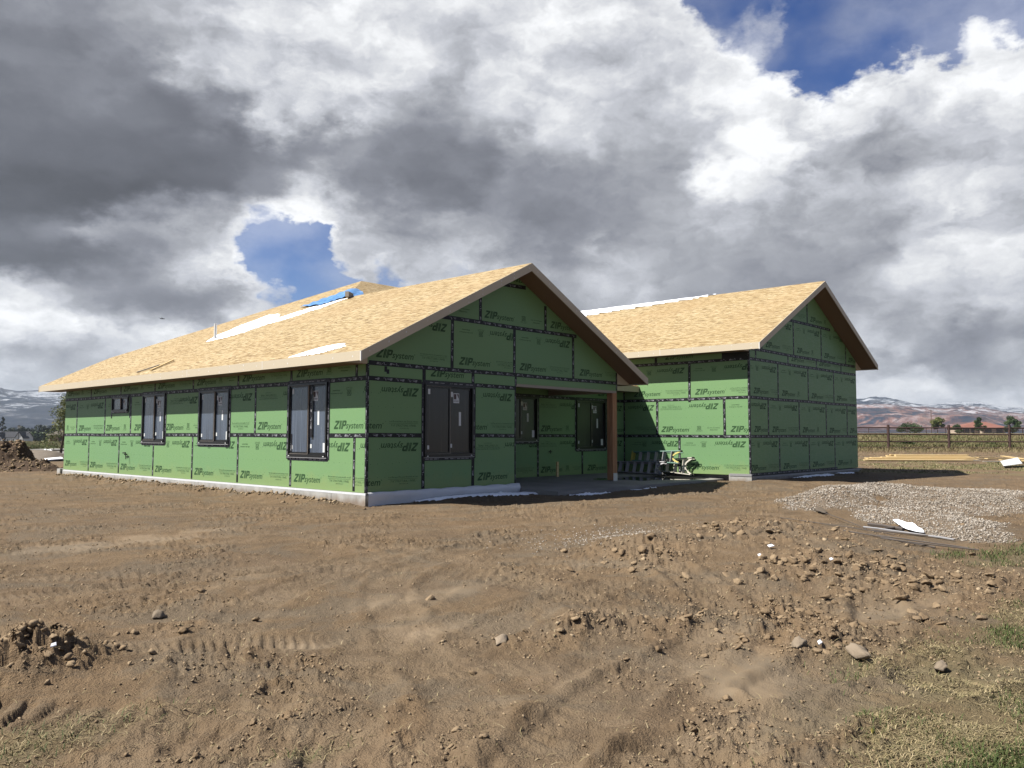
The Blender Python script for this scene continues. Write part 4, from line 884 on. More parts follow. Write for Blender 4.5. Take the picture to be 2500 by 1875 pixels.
    f = MB(); f.box((xr-.05, BY+.3, -.55), (xr+.02, 17.3, -.01)); f.box((0, 17.31, -.55), (xr, 17.35, -.01)); f.box((.3, .3, -.3), (4.6, 17.2, -.02)); f.box((4.73, YI+.01, -.3), (xr-.1, 17.2, -.03)); f.box((BX+.3, BY+.3, -.3), (xr-.1, YI, -.03)); f.build('floor_slab', M['conc'], HS)
    # porch slab, sloping to the front, wet towards the back right corner
    nx_, ny_ = 60, 26; vs = []; wt = []
    def zsl(y): return -.035-(YI-y)*.026
    for j in range(ny_+1):
        for i in range(nx_+1):
            x_ = 4.76+(BX-.0-4.76)*i/nx_; y_ = -1.36+(YI+1.36)*j/ny_; z_ = zsl(y_)-.035*math.exp(-((x_-11.7)/2.2)**2-((y_-.4)/1.5)**2)*0; vs.append((x_, y_, z_)); wt.append(math.exp(-((x_-12.3)/2.1)**2-((y_+.15)/.75)**2)+.45*math.exp(-((x_-9.7)/1.8)**2-((y_-.6)/.5)**2)+.15)
    fs = [(j*(nx_+1)+i, j*(nx_+1)+i+1, (j+1)*(nx_+1)+i+1, (j+1)*(nx_+1)+i) for j in range(ny_) for i in range(nx_)]
    n0 = len(vs); b0 = [(4.76, -1.36), (BX, -1.36), (BX, YI), (4.76, YI)]
    for x_, y_ in b0: vs.append((x_, y_, -.5)); wt.append(0)
    for x_, y_ in b0: vs.append((x_, y_, zsl(y_)-.0005)); wt.append(.15)
    fs += [(n0, n0+1, n0+5, n0+4), (n0+1, n0+2, n0+6, n0+5), (n0+3, n0, n0+4, n0+7)]
    me = mesh('porch_slab', vs, fs, M['slab']); a = me.attributes.new('wet', 'FLOAT', 'POINT'); a.data.foreach_set('value', np.array(wt, dtype=np.float32)); obj('porch_slab', me, HS)
    # porch post with its steel base
    mb = MB(); M4 = None
    mb.box((8.97, .0, -.07), (9.185, .20, 2.48)); pz = mb.build('porch_post', M['post'], HS); mb = MB(); mb.box((8.99, -.006, -.095), (9.19, -.001, .13)); mb.box((9.186, 0, -.095), (9.191, .19, .13)); mb.build('post_base', M['galv'], pz)
    # pipe stub through the left wall
    mb = MB(); mb.tube((0, 12.0, .62), (-.09, 12.0, .62), .02); mb.tube((-.09, 12.1, .66), (-.09, 11.9, .67), .018); mb.tube((-.09, 11.9, .67), (-.10, 11.84, .47), .014); mb.build('pipe_stub', M['black'], HS)
    mb = MB(); mb.tube((9.02, YI, .72), (9.02, YI-.06, .72), .018); mb.tube((9.02, YI-.06, .78), (9.02, YI-.06, .66), .012); mb.tube((8.95, YI-.06, .72), (9.09, YI-.06, .72), .012); mb.build('pipe_stub', M['black'], HS)
    # drop of plastic wrapped over the ledge of the gable footing
    n = 46; vs, fs = [], []
    prof = [(0, .012), (-.035, .016), (-.075, .002), (-.105, -.03), (-.112, -.07), (-.10, -.13), (-.085, -.19), (-.07, -.30)]
    for i in range(n+1):
        x_ = .0+4.80*i/n; k = 1+.10*math.sin(i*1.7)+.08*math.sin(i*.63); gr_ = .45+.75*sst(0, 1, np.array(i/n)); e_ = 1 if i < n else .25
        for (dy, dz) in prof: vs.append((x_, -.047+dy*float(gr_)*k*e_, dz-.002+.012*math.sin(i*.9+dy*30)*float(gr_)))
    m_ = len(prof); fs = [(i*m_+j, i*m_+j+1, (i+1)*m_+j+1, (i+1)*m_+j) for i in range(n) for j in range(m_-1)]+[tuple(n*m_+j for j in range(m_-1, -1, -1))]
    obj('foundation_wrap', mesh('foundation_wrap', vs, fs, M['wrap'], True), HS)
    # vent pipe on the left slope
    sz = lambda x: EL+.5*(x+OA)
    mb = MB(); mb.tube((2.02, 10.5, sz(2.02)-.1), (2.02, 10.5, sz(2.02)+.50), .045, n=12); mb.build('vent_pipe', M['pvc'], HS)
    return sz
sz = house()
# ------------------------------------------------------------------ snow, tarp and scraps lying on the roofs
def sheet_on(name, poly, zf, m_, lift=.02, res=.10, edge=.25, seed=0, thin=.55):
    """irregular patch: grid over the outline, fading at a ragged rim"""
    P_ = np.array(poly); mn, mx = P_.min(0), P_.max(0); nx, ny = max(3, int((mx[0]-mn[0])/res)), max(3, int((mx[1]-mn[1])/res))
    X, Y = np.meshgrid(np.linspace(mn[0], mx[0], nx+1), np.linspace(mn[1], mx[1], ny+1), indexing='ij')
    ins = np.zeros(X.shape, bool); j = len(P_)-1; dmin = np.full(X.shape, 9.)
    for i in range(len(P_)):
        (x1, y1), (x2, y2) = P_[i], P_[j]; c = ((y1 > Y) != (y2 > Y)) & (X < (x2-x1)*(Y-y1)/(y2-y1+1e-9)+x1); ins ^= c
        L = (x2-x1)**2+(y2-y1)**2; t = np.clip(((X-x1)*(x2-x1)+(Y-y1)*(y2-y1))/L, 0, 1); dmin = np.minimum(dmin, np.hypot(X-(x1+t*(x2-x1)), Y-(y1+t*(y2-y1)))); j = i
    sd = np.where(ins, dmin, -dmin); f = sd/edge+(fbm(X*2.2+seed, Y*2.2, 5, seed, .6)-.5)*1.6
    H = zf(X, Y)+np.clip(f, 0, 1)*lift*(.7+.6*fbm(X*5, Y*5, 3, 2))+.004
    keep = f > 0; idx = -np.ones(X.shape, int); vs = []; fs = []
    for i in range(nx):
        for k in range(ny):
            if keep[i, k] and keep[i+1, k] and keep[i, k+1] and keep[i+1, k+1]:
                q = []
                for a, b in ((i, k), (i+1, k), (i+1, k+1), (i, k+1)):
                    if idx[a, b] < 0: idx[a, b] = len(vs); vs.append((X[a, b], Y[a, b], H[a, b]))
                    q.append(idx[a, b])
                fs.append(tuple(q))
    return obj(name, mesh(name, vs, fs, m_, True))
zA = lambda x, y: 2.94+.5*(x+.65)
o = sheet_on('snow_patch', [(1.75, 10.8), (2.3, 11.3), (3.2, 11.2), (4.0, 10.9), (4.1, 10.2), (3.5, 9.1), (3.9, 8.5), (4.45, 7.4), (4.35, 6.7), (3.9, 7.1), (3.2, 7.9), (2.6, 8.9), (2.1, 9.5)], zA, M['snow'], .035, .05, .28, 1); tag(o, 'long drift of snow on the near roof from the vent pipe to the tarp', 'snow')
o = sheet_on('snow_patch', [(-.6, 2.1), (-.35, 1.8), (-.05, 1.2), (-.02, .7), (-.3, .35), (-.62, .9)], zA, M['snow'], .03, .035, .14, 2); tag(o, 'small tongue of snow at the eave near the corner of the gable roof', 'snow')
zB = lambda x, y: 4.08+.5*(x-12.5)
o = sheet_on('snow_patch', [(17.74, 9.6), (17.74, 1.0), (17.5, 2.2), (17.3, 4.0), (17.0, 7.0), (16.8, 9.0)], zB, M['snow'], .05, .06, .08, 3); tag(o, 'strip of snow along the ridge of the far roof', 'snow')
def tarp_():
    # folded tarp over the foot of the hip, draped both sides of the ridge end
    def z(x, y): return min(2.94+.5*(x+.65), 2.94+.5*(y-1.82) if x > 4.4 else 99)
    n, m_ = 26, 14; vs = []
    A0, A1, B0, B1 = (4.25, 9.2), (5.75, 7.95), (4.02, 7.55), (5.0, 6.55)
    for i in range(n+1):
        for j in range(m_+1):
            u, v = i/n, j/m_; x = (A0[0]*(1-u)+A1[0]*u)*(1-v)+(B0[0]*(1-u)+B1[0]*u)*v; y = (A0[1]*(1-u)+A1[1]*u)*(1-v)+(B0[1]*(1-u)+B1[1]*u)*v
            vs.append((x, y, z(x, y)+.03+.03*abs(math.sin(i*.8+j*.5))+.02*random.random()+.10*u*math.sin(v*3.1)))
    fs = [(i*(m_+1)+j, (i+1)*(m_+1)+j, (i+1)*(m_+1)+j+1, i*(m_+1)+j+1) for i in range(n) for j in range(m_)]
    o = obj('tarp', mesh('tarp', vs, [f[::-1] for f in fs], M['tarp'], True)); tag(o, 'crumpled blue tarp draped over the roof below the hip', 'tarp')
    mb = MB(); M4 = Matrix.Translation((4.45, 6.75, 5.50)) @ Matrix.Rotation(.6, 4, 'Z'); mb.box((-.22, -.06, 0), (.22, .06, .16), 0, M4); o = mb.build('wood_block', M['weathered']); tag(o, 'dark wooden block holding the blue tarp at the ridge end', 'wood block')
tarp_()
def roof_scraps():
    for k, (p, q, w, lab) in enumerate((((-.42, 9.55), (.22, 9.50), .10, 'longer pale offcut lying askew on the near roof slope above the small window'), ((-.45, 10.4), (-.10, 9.72), .05, 'thin grey sliver of wood lying beside the pale offcut on the near roof'))):
        mb = MB(); mb.bar((p[0], p[1], zA(*p)+.03), (q[0], q[1], zA(*q)+.05), w, .03, 0, (-.45, 0, .9)); o = mb.build('wood_offcut', M['lumber'] if k == 0 else M['weathered']); tag(o, lab, 'offcut')
roof_scraps()
# ================================================================== things on and around the plot
def lump(seed, sub=2, flat=.75, amp=.35):
    bm = bmesh.new(); bmesh.ops.create_icosphere(bm, subdivisions=sub, radius=1.); r = random.Random(seed); ox, oy = r.uniform(0, 50), r.uniform(0, 50)
    V = np.array([v.co[:] for v in bm.verts]); n = fbm(V[:, 0]*1.5+V[:, 2]*1.1+ox, V[:, 1]*1.5-V[:, 2]*.9+oy, 4, seed % 8, .8)
    for v, k in zip(bm.verts, n): v.co = v.co*(1-amp+2*amp*float(k)); v.co.z *= flat
    vs = [v.co[:] for v in bm.verts]; fs = [tuple(v.index for v in f.verts) for f in bm.faces]; bm.free(); return np.array(vs), np.array(fs)
def shard(seed, flat=.7, n=13):
    bm = bmesh.new(); r = random.Random(seed)
    for _ in range(n):
        v = Vector((r.gauss(0, 1), r.gauss(0, 1), r.gauss(0, 1))).normalized()*r.uniform(.75, 1.1); bm.verts.new((v.x, v.y*.85, v.z*flat))
    q = bmesh.ops.convex_hull(bm, input=list(bm.verts)); bmesh.ops.delete(bm, geom=[g for g in q['geom_interior'] if isinstance(g, bmesh.types.BMVert)], context='VERTS')
    bmesh.ops.triangulate(bm, faces=list(bm.faces)); bmesh.ops.recalc_face_normals(bm, faces=list(bm.faces)); bm.verts.index_update()
    vs = [v.co[:] for v in bm.verts]; fs = [tuple(v.index for v in f.verts) for f in bm.faces]; bm.free(); return np.array(vs), np.array(fs)
def rough_clod(seed, flat):
    v, f = shard(seed, flat, 16); bm = bmesh.new(); vv = [bm.verts.new(p) for p in v]
    for t in f: bm.faces.new([vv[i] for i in t])
    bmesh.ops.subdivide_edges(bm, edges=list(bm.edges), cuts=2, use_grid_fill=True); bmesh.ops.triangulate(bm, faces=list(bm.faces)); V = np.array([p.co[:] for p in bm.verts]); k = fbm(V[:, 0]*4.6+V[:, 2]*3+seed, V[:, 1]*4.6-V[:, 2]*2.7, 3, seed % 8, .75)
    for p, q in zip(bm.verts, k): p.co = p.co*(.64+.72*float(q))
    bm.verts.index_update(); vs = [p.co[:] for p in bm.verts]; fs = [tuple(q.index for q in t.verts) for t in bm.faces]; bm.free(); return np.array(vs), np.array(fs)
def scatter_mesh(name, protos, xyz, sizes, m_, attr=None, smooth=False, tilt=1.):
    """join many small pieces into one mesh"""
    VV, FF, AA, n0 = [], [], [], 0; N = len(xyz); which = rng.randint(0, len(protos), N)
    for k, (pv, pf) in enumerate(protos):
        idx = np.where(which == k)[0]
        if not len(idx): continue
        a = rng.rand(len(idx))*6.28; c, s = np.cos(a), np.sin(a); sc = sizes[idx][:, None]*(rng.rand(len(idx), 3)*.5+.75)
        P_ = pv[None]*sc[:, None, :]; x = P_[..., 0]*c[:, None]-P_[..., 1]*s[:, None]; y = P_[..., 0]*s[:, None]+P_[..., 1]*c[:, None]
        tx = (rng.rand(len(idx))-.5)*tilt; z = P_[..., 2]+x*tx[:, None]
        V = np.stack([x, y, z], -1)+xyz[idx][:, None, :]; m = pv.shape[0]
        F = pf[None]+(np.arange(len(idx))*m)[:, None, None]+n0; VV.append(V.reshape(-1, 3)); FF.append(F.reshape(-1, pf.shape[1])); n0 += len(idx)*m
        if attr is not None: AA.append(np.repeat(attr[idx], m))
    me = mesh(name, np.vstack(VV), np.vstack(FF), m_, smooth)
    if attr is not None: at_ = me.attributes.new('tone', 'FLOAT', 'POINT'); at_.data.foreach_set('value', np.concatenate(AA).astype(np.float32))
    return obj(name, me)
def cand(n, smin, smax, tmin=-.72, tmax=.72, p=1.):
    """random ground points, denser near the camera"""
    s = smin*(smax/smin)**(rng.rand(n)**p); t = (rng.rand(n)*(tmax-tmin)+tmin)*s; return CAM[0]+F2[0]*s+R2[0]*t, CAM[1]+F2[1]*s+R2[1]*t, s
def free(x, y): return ~(((x > -.12) & (x < 22.5) & (y > -.12) & (y < 17.5)) | ((x > 4.7) & (x < 13.2) & (y > -1.5) & (y < 3)) | ((x > 13) & (x < 22.5) & (y > -2.4) & (y < 3)))
def earthmat(name, stops, rough=.95):
    m = mat(name, stops[1][1], rough, .15); T = NT(m); oi = T.n('ShaderNodeObjectInfo'); f = T.math('ADD', T.math('MULTIPLY', T.attr('tone').outputs['Fac'], .6), T.math('MULTIPLY', T.noise(T.n('ShaderNodeNewGeometry').outputs['Position'], 30, 4, .65), .55)); f = T.math('ADD', f, T.math('MULTIPLY', oi.outputs['Random'], .35))
    T.col(T.ramp(f, stops)); T.bump(T.noise(T.n('ShaderNodeNewGeometry').outputs['Position'], 60, 5, .7), .8, .010); return m
CLODM = earthmat('dry_clod_earth', [(.2, (.17, .118, .070)), (.5, (.27, .195, .120)), (.75, (.36, .27, .172)), (1., (.45, .355, .235))])
GRAVM = earthmat('gravel_stones', [(.2, (.15, .125, .10)), (.45, (.28, .24, .19)), (.72, (.44, .39, .33)), (1., (.66, .61, .54))], .8)
def clods():
    # large clods, each its own
    protos = [rough_clod(i, random.uniform(.45, .75)) for i in range(9)]; meshes = []
    for k, (v, f) in enumerate(protos): me = mesh('dirt_clod', v, f, CLODM, False); meshes.append(me)
    x, y, s = cand(34000, 3.6, 17); _, cl, sl_, gr = masks(x, y); ok = (rng.rand(len(x)) < cl**1.6*.6+.002) & free(x, y); x, y, s = x[ok], y[ok], s[ok]
    sz_ = (.012+.046*rng.rand(len(x))**3.2)*(1+.03*s)*np.clip(s/8.5, .5, 1); score = sz_/s; order = np.argsort(-score); big = order[:280]; rest = order[280:]
    zz = ground_z(x, y)
    for i in big:
        o = obj('dirt_clod', meshes[rng.randint(9)], loc=(x[i], y[i], zz[i]+sz_[i]*.22), rot=(rng.rand()*.5, rng.rand()*.5, rng.rand()*6.28)); k = sz_[i]; o.scale = (k*rng.uniform(.8, 1.35), k*rng.uniform(.8, 1.2), k*rng.uniform(.7, 1.1))
        tag(o, 'dried lump of brown earth lying on the churned dirt', 'dirt clod', 'dirt clods on the churned ground')
    sm = [shard(20+i, .65, 12) for i in range(6)]; rest = rest[:8000]
    o = scatter_mesh('soil_clods', sm, np.stack([x[rest], y[rest], zz[rest]+sz_[rest]*.15], 1), sz_[rest]*.8, CLODM, rng.rand(len(rest))); tag(o, kind='stuff')
    # crumbs everywhere
    x, y, s = cand(100000, 3.2, 22, p=.8); gv, cl, sl_, gr = masks(x, y); n = fbm(x*.9, y*.9, 4, 7); ok = (rng.rand(len(x)) < (.05+.5*sst(.47, .66, n)+.8*cl)*(1-.9*sl_)) & free(x, y); x, y, s = x[ok][:40000], y[ok][:40000], s[ok][:40000]
    tiny = [shard(40+i, .7, 8) for i in range(5)]
    sz2 = (.0035+.012*rng.rand(len(x))**3)*(1+.05*s); z = ground_z(x, y)
    o = scatter_mesh('soil_crumbs', tiny, np.stack([x, y, z+sz2*.2], 1), sz2, CLODM, rng.rand(len(x))*.45-.15); tag(o, kind='stuff')
    # the berm against the left footing
    yb = rng.rand(900)*16+.1; xb = -.42-np.abs(rng.randn(900))*.22; zb = ground_z(xb, yb); sb = .015+.05*rng.rand(900)**3
    o = scatter_mesh('footing_soil', sm, np.stack([xb, yb, zb+sb*.2], 1), sb, CLODM, rng.rand(900)*.7); tag(o, kind='stuff')
    # heap at the left edge
    a = rng.rand(260)*6.28; r = np.abs(rng.randn(260))*.30; xb, yb = HEAP[0]+r*np.cos(a)*1.3, HEAP[1]+r*np.sin(a); zb = ground_z(xb, yb); sb = .008+.040*rng.rand(260)**3
    o = scatter_mesh('heap_soil', sm, np.stack([xb, yb, zb+sb*.2], 1), sb, CLODM, rng.rand(260)*.5); tag(o, kind='stuff')
clods()
def flat_stone(p, r, h, lab, tone, rz, name='flat_stone'):
    v, f = rough_clod(int(r*1000), .6); me = mesh(name, v, f, rnd_tint('pale_stone_'+name+str(tone), (tone, tone*.80, tone*.58), .12, .9, 14., .2, .4), False); 
    o = obj(name, me, loc=(p[0], p[1], gz(*p)+h*.25), rot=(.1, -.08, rz)); o.scale = (r, r*(.6 if r < .3 else .28), h*.55); tag(o, lab, 'stone')
flat_stone(GP(1222, 1566), .125, .11, 'flat pale stone slab lying mid foreground beside a small clod ridge', .32, .6)
flat_stone(GP(386, 1518), .11, .10, 'flat tan rock in the tyre marks left of centre', .24, .9)
flat_stone(GP(2003, 1226, 0.0), .52, .07, 'long dark crusted slab lying on top of the left end of the gravel mound', .16, .35, 'crust_slab')
flat_stone(GP(1950, 1612), .10, .13, 'pale chunk at the lower edge of the churned clod bank, left one', .28, .2)
flat_stone(GP(2095, 1625), .10, .16, 'pale upright chunk at the lower edge of the clod bank, nearest the grass', .30, 1.2)
flat_stone(GP(2300, 1648), .12, .10, 'crumbly pale lump half sunk in the trampled grass', .27, .2)
def gravel():
    n = 90000; x = rng.uniform(.5, 15, n); y = rng.uniform(-12.5, -4., n); gv, cl, _, _ = masks(x, y); s, t = rel(x, y); nn = fbm(x*1.7, y*1.7, 4, 2)
    ok = (rng.rand(n) < gv*(.30+.9*sst(.35, .6, nn))) & free(x, y); x, y = x[ok][:34000], y[ok][:34000]; s = s[ok][:34000]; sz_ = (.010+.016*rng.rand(len(x)))*(.8+.022*s)
    pr = [shard(60+i, .6, 8) for i in range(5)]; tone = np.clip(rng.rand(len(x))*.9+(fbm(x*.9+3, y*.9, 3, 4)-.5)*.6, 0, 1)
    o = scatter_mesh('gravel', pr, np.stack([x, y, ground_z(x, y)+sz_*.3], 1), sz_, GRAVM, tone); tag(o, kind='stuff')
    c = GP(1500, 1310, -.28); x = c[0]+rng.randn(700)*.9; y = c[1]+rng.randn(700)*.45; sz_ = .010+.010*rng.rand(700)
    o = scatter_mesh('gravel_spill', pr, np.stack([x, y, ground_z(x, y)+sz_*.3], 1), sz_, GRAVM, rng.rand(700)); tag(o, kind='stuff')
gravel()
def blades(name, x, y, h, lean, width, m_, tone, lie=0.):
    n = len(x); z = ground_z(x, y); a = rng.rand(n)*6.28; dx, dy = np.cos(a), np.sin(a); px, py = -dy*width, dx*width; l = lean*h
    p0 = np.stack([x-px, y-py, z-.004], 1); p1 = np.stack([x+px, y+py, z-.004], 1); m0 = np.stack([x+dx*l*.4-px*.8, y+dy*l*.4-py*.8, z+h*.62], 1); m1 = np.stack([x+dx*l*.4+px*.8, y+dy*l*.4+py*.8, z+h*.62], 1); tp = np.stack([x+dx*l, y+dy*l, z+h*(1-.35*np.minimum(lean, 2)/2)], 1)
    V = np.stack([p0, p1, m1, m0, tp], 1).reshape(-1, 3); b = (np.arange(n)*5)[:, None]; F = np.concatenate([b+np.array([[0, 1, 2]]), b+np.array([[0, 2, 3]]), b+np.array([[3, 2, 4]])]); me = mesh(name, V, F, m_)
    at_ = me.attributes.new('tone', 'FLOAT', 'POINT'); at_.data.foreach_set('value', np.repeat(tone, 5).astype(np.float32)); return obj(name, me)
def grassmat(name, stops):
    m = mat(name, stops[1][1], .7, .2); T = NT(m); T.col(T.ramp(T.attr('tone').outputs['Fac'], stops)); m.node_tree.nodes['Principled BSDF'].inputs['Subsurface Weight'].default_value = 0; return m
GM = grassmat('grass_and_straw', [(0., (.04, .065, .016)), (.35, (.095, .125, .035)), (.55, (.20, .165, .085)), (.8, (.32, .255, .135)), (1., (.47, .39, .24))])
def grass():
    x, y, s = cand(330000, 3.3, 15, .15, .74); gv, cl, sl_, gr = masks(x, y); n = fbm(x*2.3, y*2.3, 4, 3); ok = (rng.rand(len(x)) < (gr**1.3*.34)*(.06+1.2*sst(.40, .62, n))); x, y, s, n = x[ok], y[ok], s[ok], n[ok]; k = min(len(x), 85000); x, y, s, n = x[:k], y[:k], s[:k], n[:k]
    patch = fbm(x*1.2+9, y*1.2, 3, 5); far = sst(7.5, 9.5, s); grn = sst(.42, .60, patch)*.75+far*.5; tone = np.where(rng.rand(k) < grn, rng.rand(k)*.38, .45+.5*rng.rand(k))
    flat = tone > .42; h = (.014+.034*rng.rand(k))*np.where(flat, .5, .95)*(1+.7*far)*(1+.5*sst(4.6, 3.6, s)); lean = np.where(flat, 1.2+3.2*rng.rand(k), .3+1.4*rng.rand(k))
    o = blades('grass', x, y, h, lean, .0016*(1+.10*s), GM, tone); tag(o, kind='stuff')
    x, y, s = cand(60000, 3.3, 12, -.72, -.1); gv, cl, sl_, gr = masks(x, y); ok = rng.rand(len(x)) < gr*.7; x, y, s = x[ok][:12000], y[ok][:12000], s[ok][:12000]; k = len(x); tone = np.where(rng.rand(k) < .22, rng.rand(k)*.4, .45+.5*rng.rand(k))
    o = blades('straw_litter', x, y, (.012+.03*rng.rand(k))*np.where(tone > .42, .6, 1.3), np.where(tone > .42, 1.5+3*rng.rand(k), .5+rng.rand(k)), .0016*(1+.1*s), GM, tone); tag(o, kind='stuff')
    x, y, s = cand(9000, 3.3, 17); gv, cl, sl_, gr = masks(x, y); ok = (rng.rand(len(x)) < .30+.5*cl) & free(x, y); x, y, s = x[ok][:3500], y[ok][:3500], s[ok][:3500]; k = len(x)
    o = blades('straw_bits', x, y, .008+.012*rng.rand(k), 2+4*rng.rand(k), .0015*(1+.12*s), GM, .6+.4*rng.rand(k)); tag(o, kind='stuff')
    # verge between the plot and the fence, right of the house
    n = 60000; s = rng.uniform(31, 57.5, n); t = s*rng.uniform(.40, .80, n); x = CAM[0]+F2[0]*s+R2[0]*t; y = CAM[1]+F2[1]*s+R2[1]*t; v = sst(.40, .62, fbm(x*.9, y*.9, 4, 1)); dens = np.where(s < 45, v, .25+.75*sst(52, 55, s)); ok = rng.rand(n) < dens*.6; x, y, s = x[ok], y[ok], s[ok]; k = len(x)
    tone = np.where(s < 45, np.where(rng.rand(k) < .45, .15+.25*rng.rand(k), .45+.5*rng.rand(k)), .45+.35*rng.rand(k)); o = blades('verge_grass', x, y, np.where(s > 52, .12+.22*rng.rand(k), .03+.06*rng.rand(k)), .5+1.5*rng.rand(k), .008, GM, tone); tag(o, kind='stuff')
    # field beyond the fence
    n = 60000; s = 58.5+(110-58.5)*rng.rand(n)**1.6; t = s*rng.uniform(.36, .80, n); x = CAM[0]+F2[0]*s+R2[0]*t; y = CAM[1]+F2[1]*s+R2[1]*t; f = fbm(x*.16, y*.16, 4, 5); tone = np.clip(.30+f*.42+rng.randn(n)*.12, .15, .75)
    o = blades('field_grass', x, y, .22+.30*rng.rand(n), .3+.8*rng.rand(n), .016*s/80, GM, tone); tag(o, kind='stuff')
    n = 26000; s = 80+(200-80)*rng.rand(n)**1.5; t = s*rng.uniform(-.66, -.50, n); x = CAM[0]+F2[0]*s+R2[0]*t; y = CAM[1]+F2[1]*s+R2[1]*t; f = fbm(x*.10, y*.10, 4, 5); tone = np.clip(.20+f*.55+rng.randn(n)*.10, .1, .8)
    o = blades('field_grass', x, y, .25+.35*rng.rand(n), .3+.8*rng.rand(n), .018*s/90, GM, tone); tag(o, kind='stuff')
grass()
def weeds():
    m = grassmat('weed_leaves', [(0., (.015, .04, .012)), (.5, (.035, .075, .02)), (.75, (.07, .11, .035)), (.9, (.12, .15, .05)), (1., (.2, .2, .09))])
    for px, s, w, h, lab in ((2215, 61.5, 1.6, .55, 'dark green weed clump behind the fence, first bay from the house'), (2290, 61, 1.1, .35, 'low dark weed clump just left of the second fence post'), (2338, 61.5, 1.3, .42, 'dark green weed clump just right of the second fence post'), (2385, 61.3, 1.2, .32, 'low weed clump in the middle of the third fence bay'), (2425, 61.6, 1.5, .45, 'leafy weed clump left of the third fence post'), (2485, 61.4, 1.3, .35, 'weed clump at the right edge of the field')):
        c = at(px, s); n = 700; x = c[0]+R2[0]*rng.randn(n)*w*.42+F2[0]*rng.randn(n)*.35; y = c[1]+R2[1]*rng.randn(n)*w*.42+F2[1]*rng.randn(n)*.35; u = np.abs((x-c[0])*R2[0]+(y-c[1])*R2[1])/w
        o = blades('weed_clump', x, y, np.clip(h*(1.1-u)*(.4+.8*rng.rand(n)), .05, 1), .6+.9*rng.rand(n), .03, m, rng.rand(n)*.8); tag(o, lab, 'weeds', 'weed clumps along the fence')
weeds()
# ------------------------------------------------------------------ pipe fence
def fence(s0, pxs, tops, rails, rr, pr, lab, name='pipe_fence', gp=None):
    root = empty(name); tag(root, lab, 'fence'); P_ = []
    for px in pxs: c = at(px, s0); P_.append((c[0], c[1], gz(*c)))
    n = 8
    for k, (x, y, z) in enumerate(P_):
        mb = MB(); mb.tube((x, y, z-.3), (x+random.uniform(-.01, .01), y, z+tops), pr, n=n); mb.build('post', M['rust'], root)
    for r in rails:
        for a, b in zip(P_[:-1], P_[1:]):
            mb = MB(); mb.tube((a[0], a[1], a[2]+r), (b[0], b[1], b[2]+r+random.uniform(-.02, .02)), rr, n=6); mb.build('rail', M['rust'], root)
    return root
fence(58, [1873+148*k for k in range(-1, 8)], 1.76, (1.54, 1.09, .57, .13), .046, .095, 'brown steel pipe fence with four rails behind the lumber pile')
fence(165, [1980+47*k for k in range(0, 14)], 1.1, (1.0, .62, .25), .04, .06, 'farther thin rail fence across the field', gp=1)
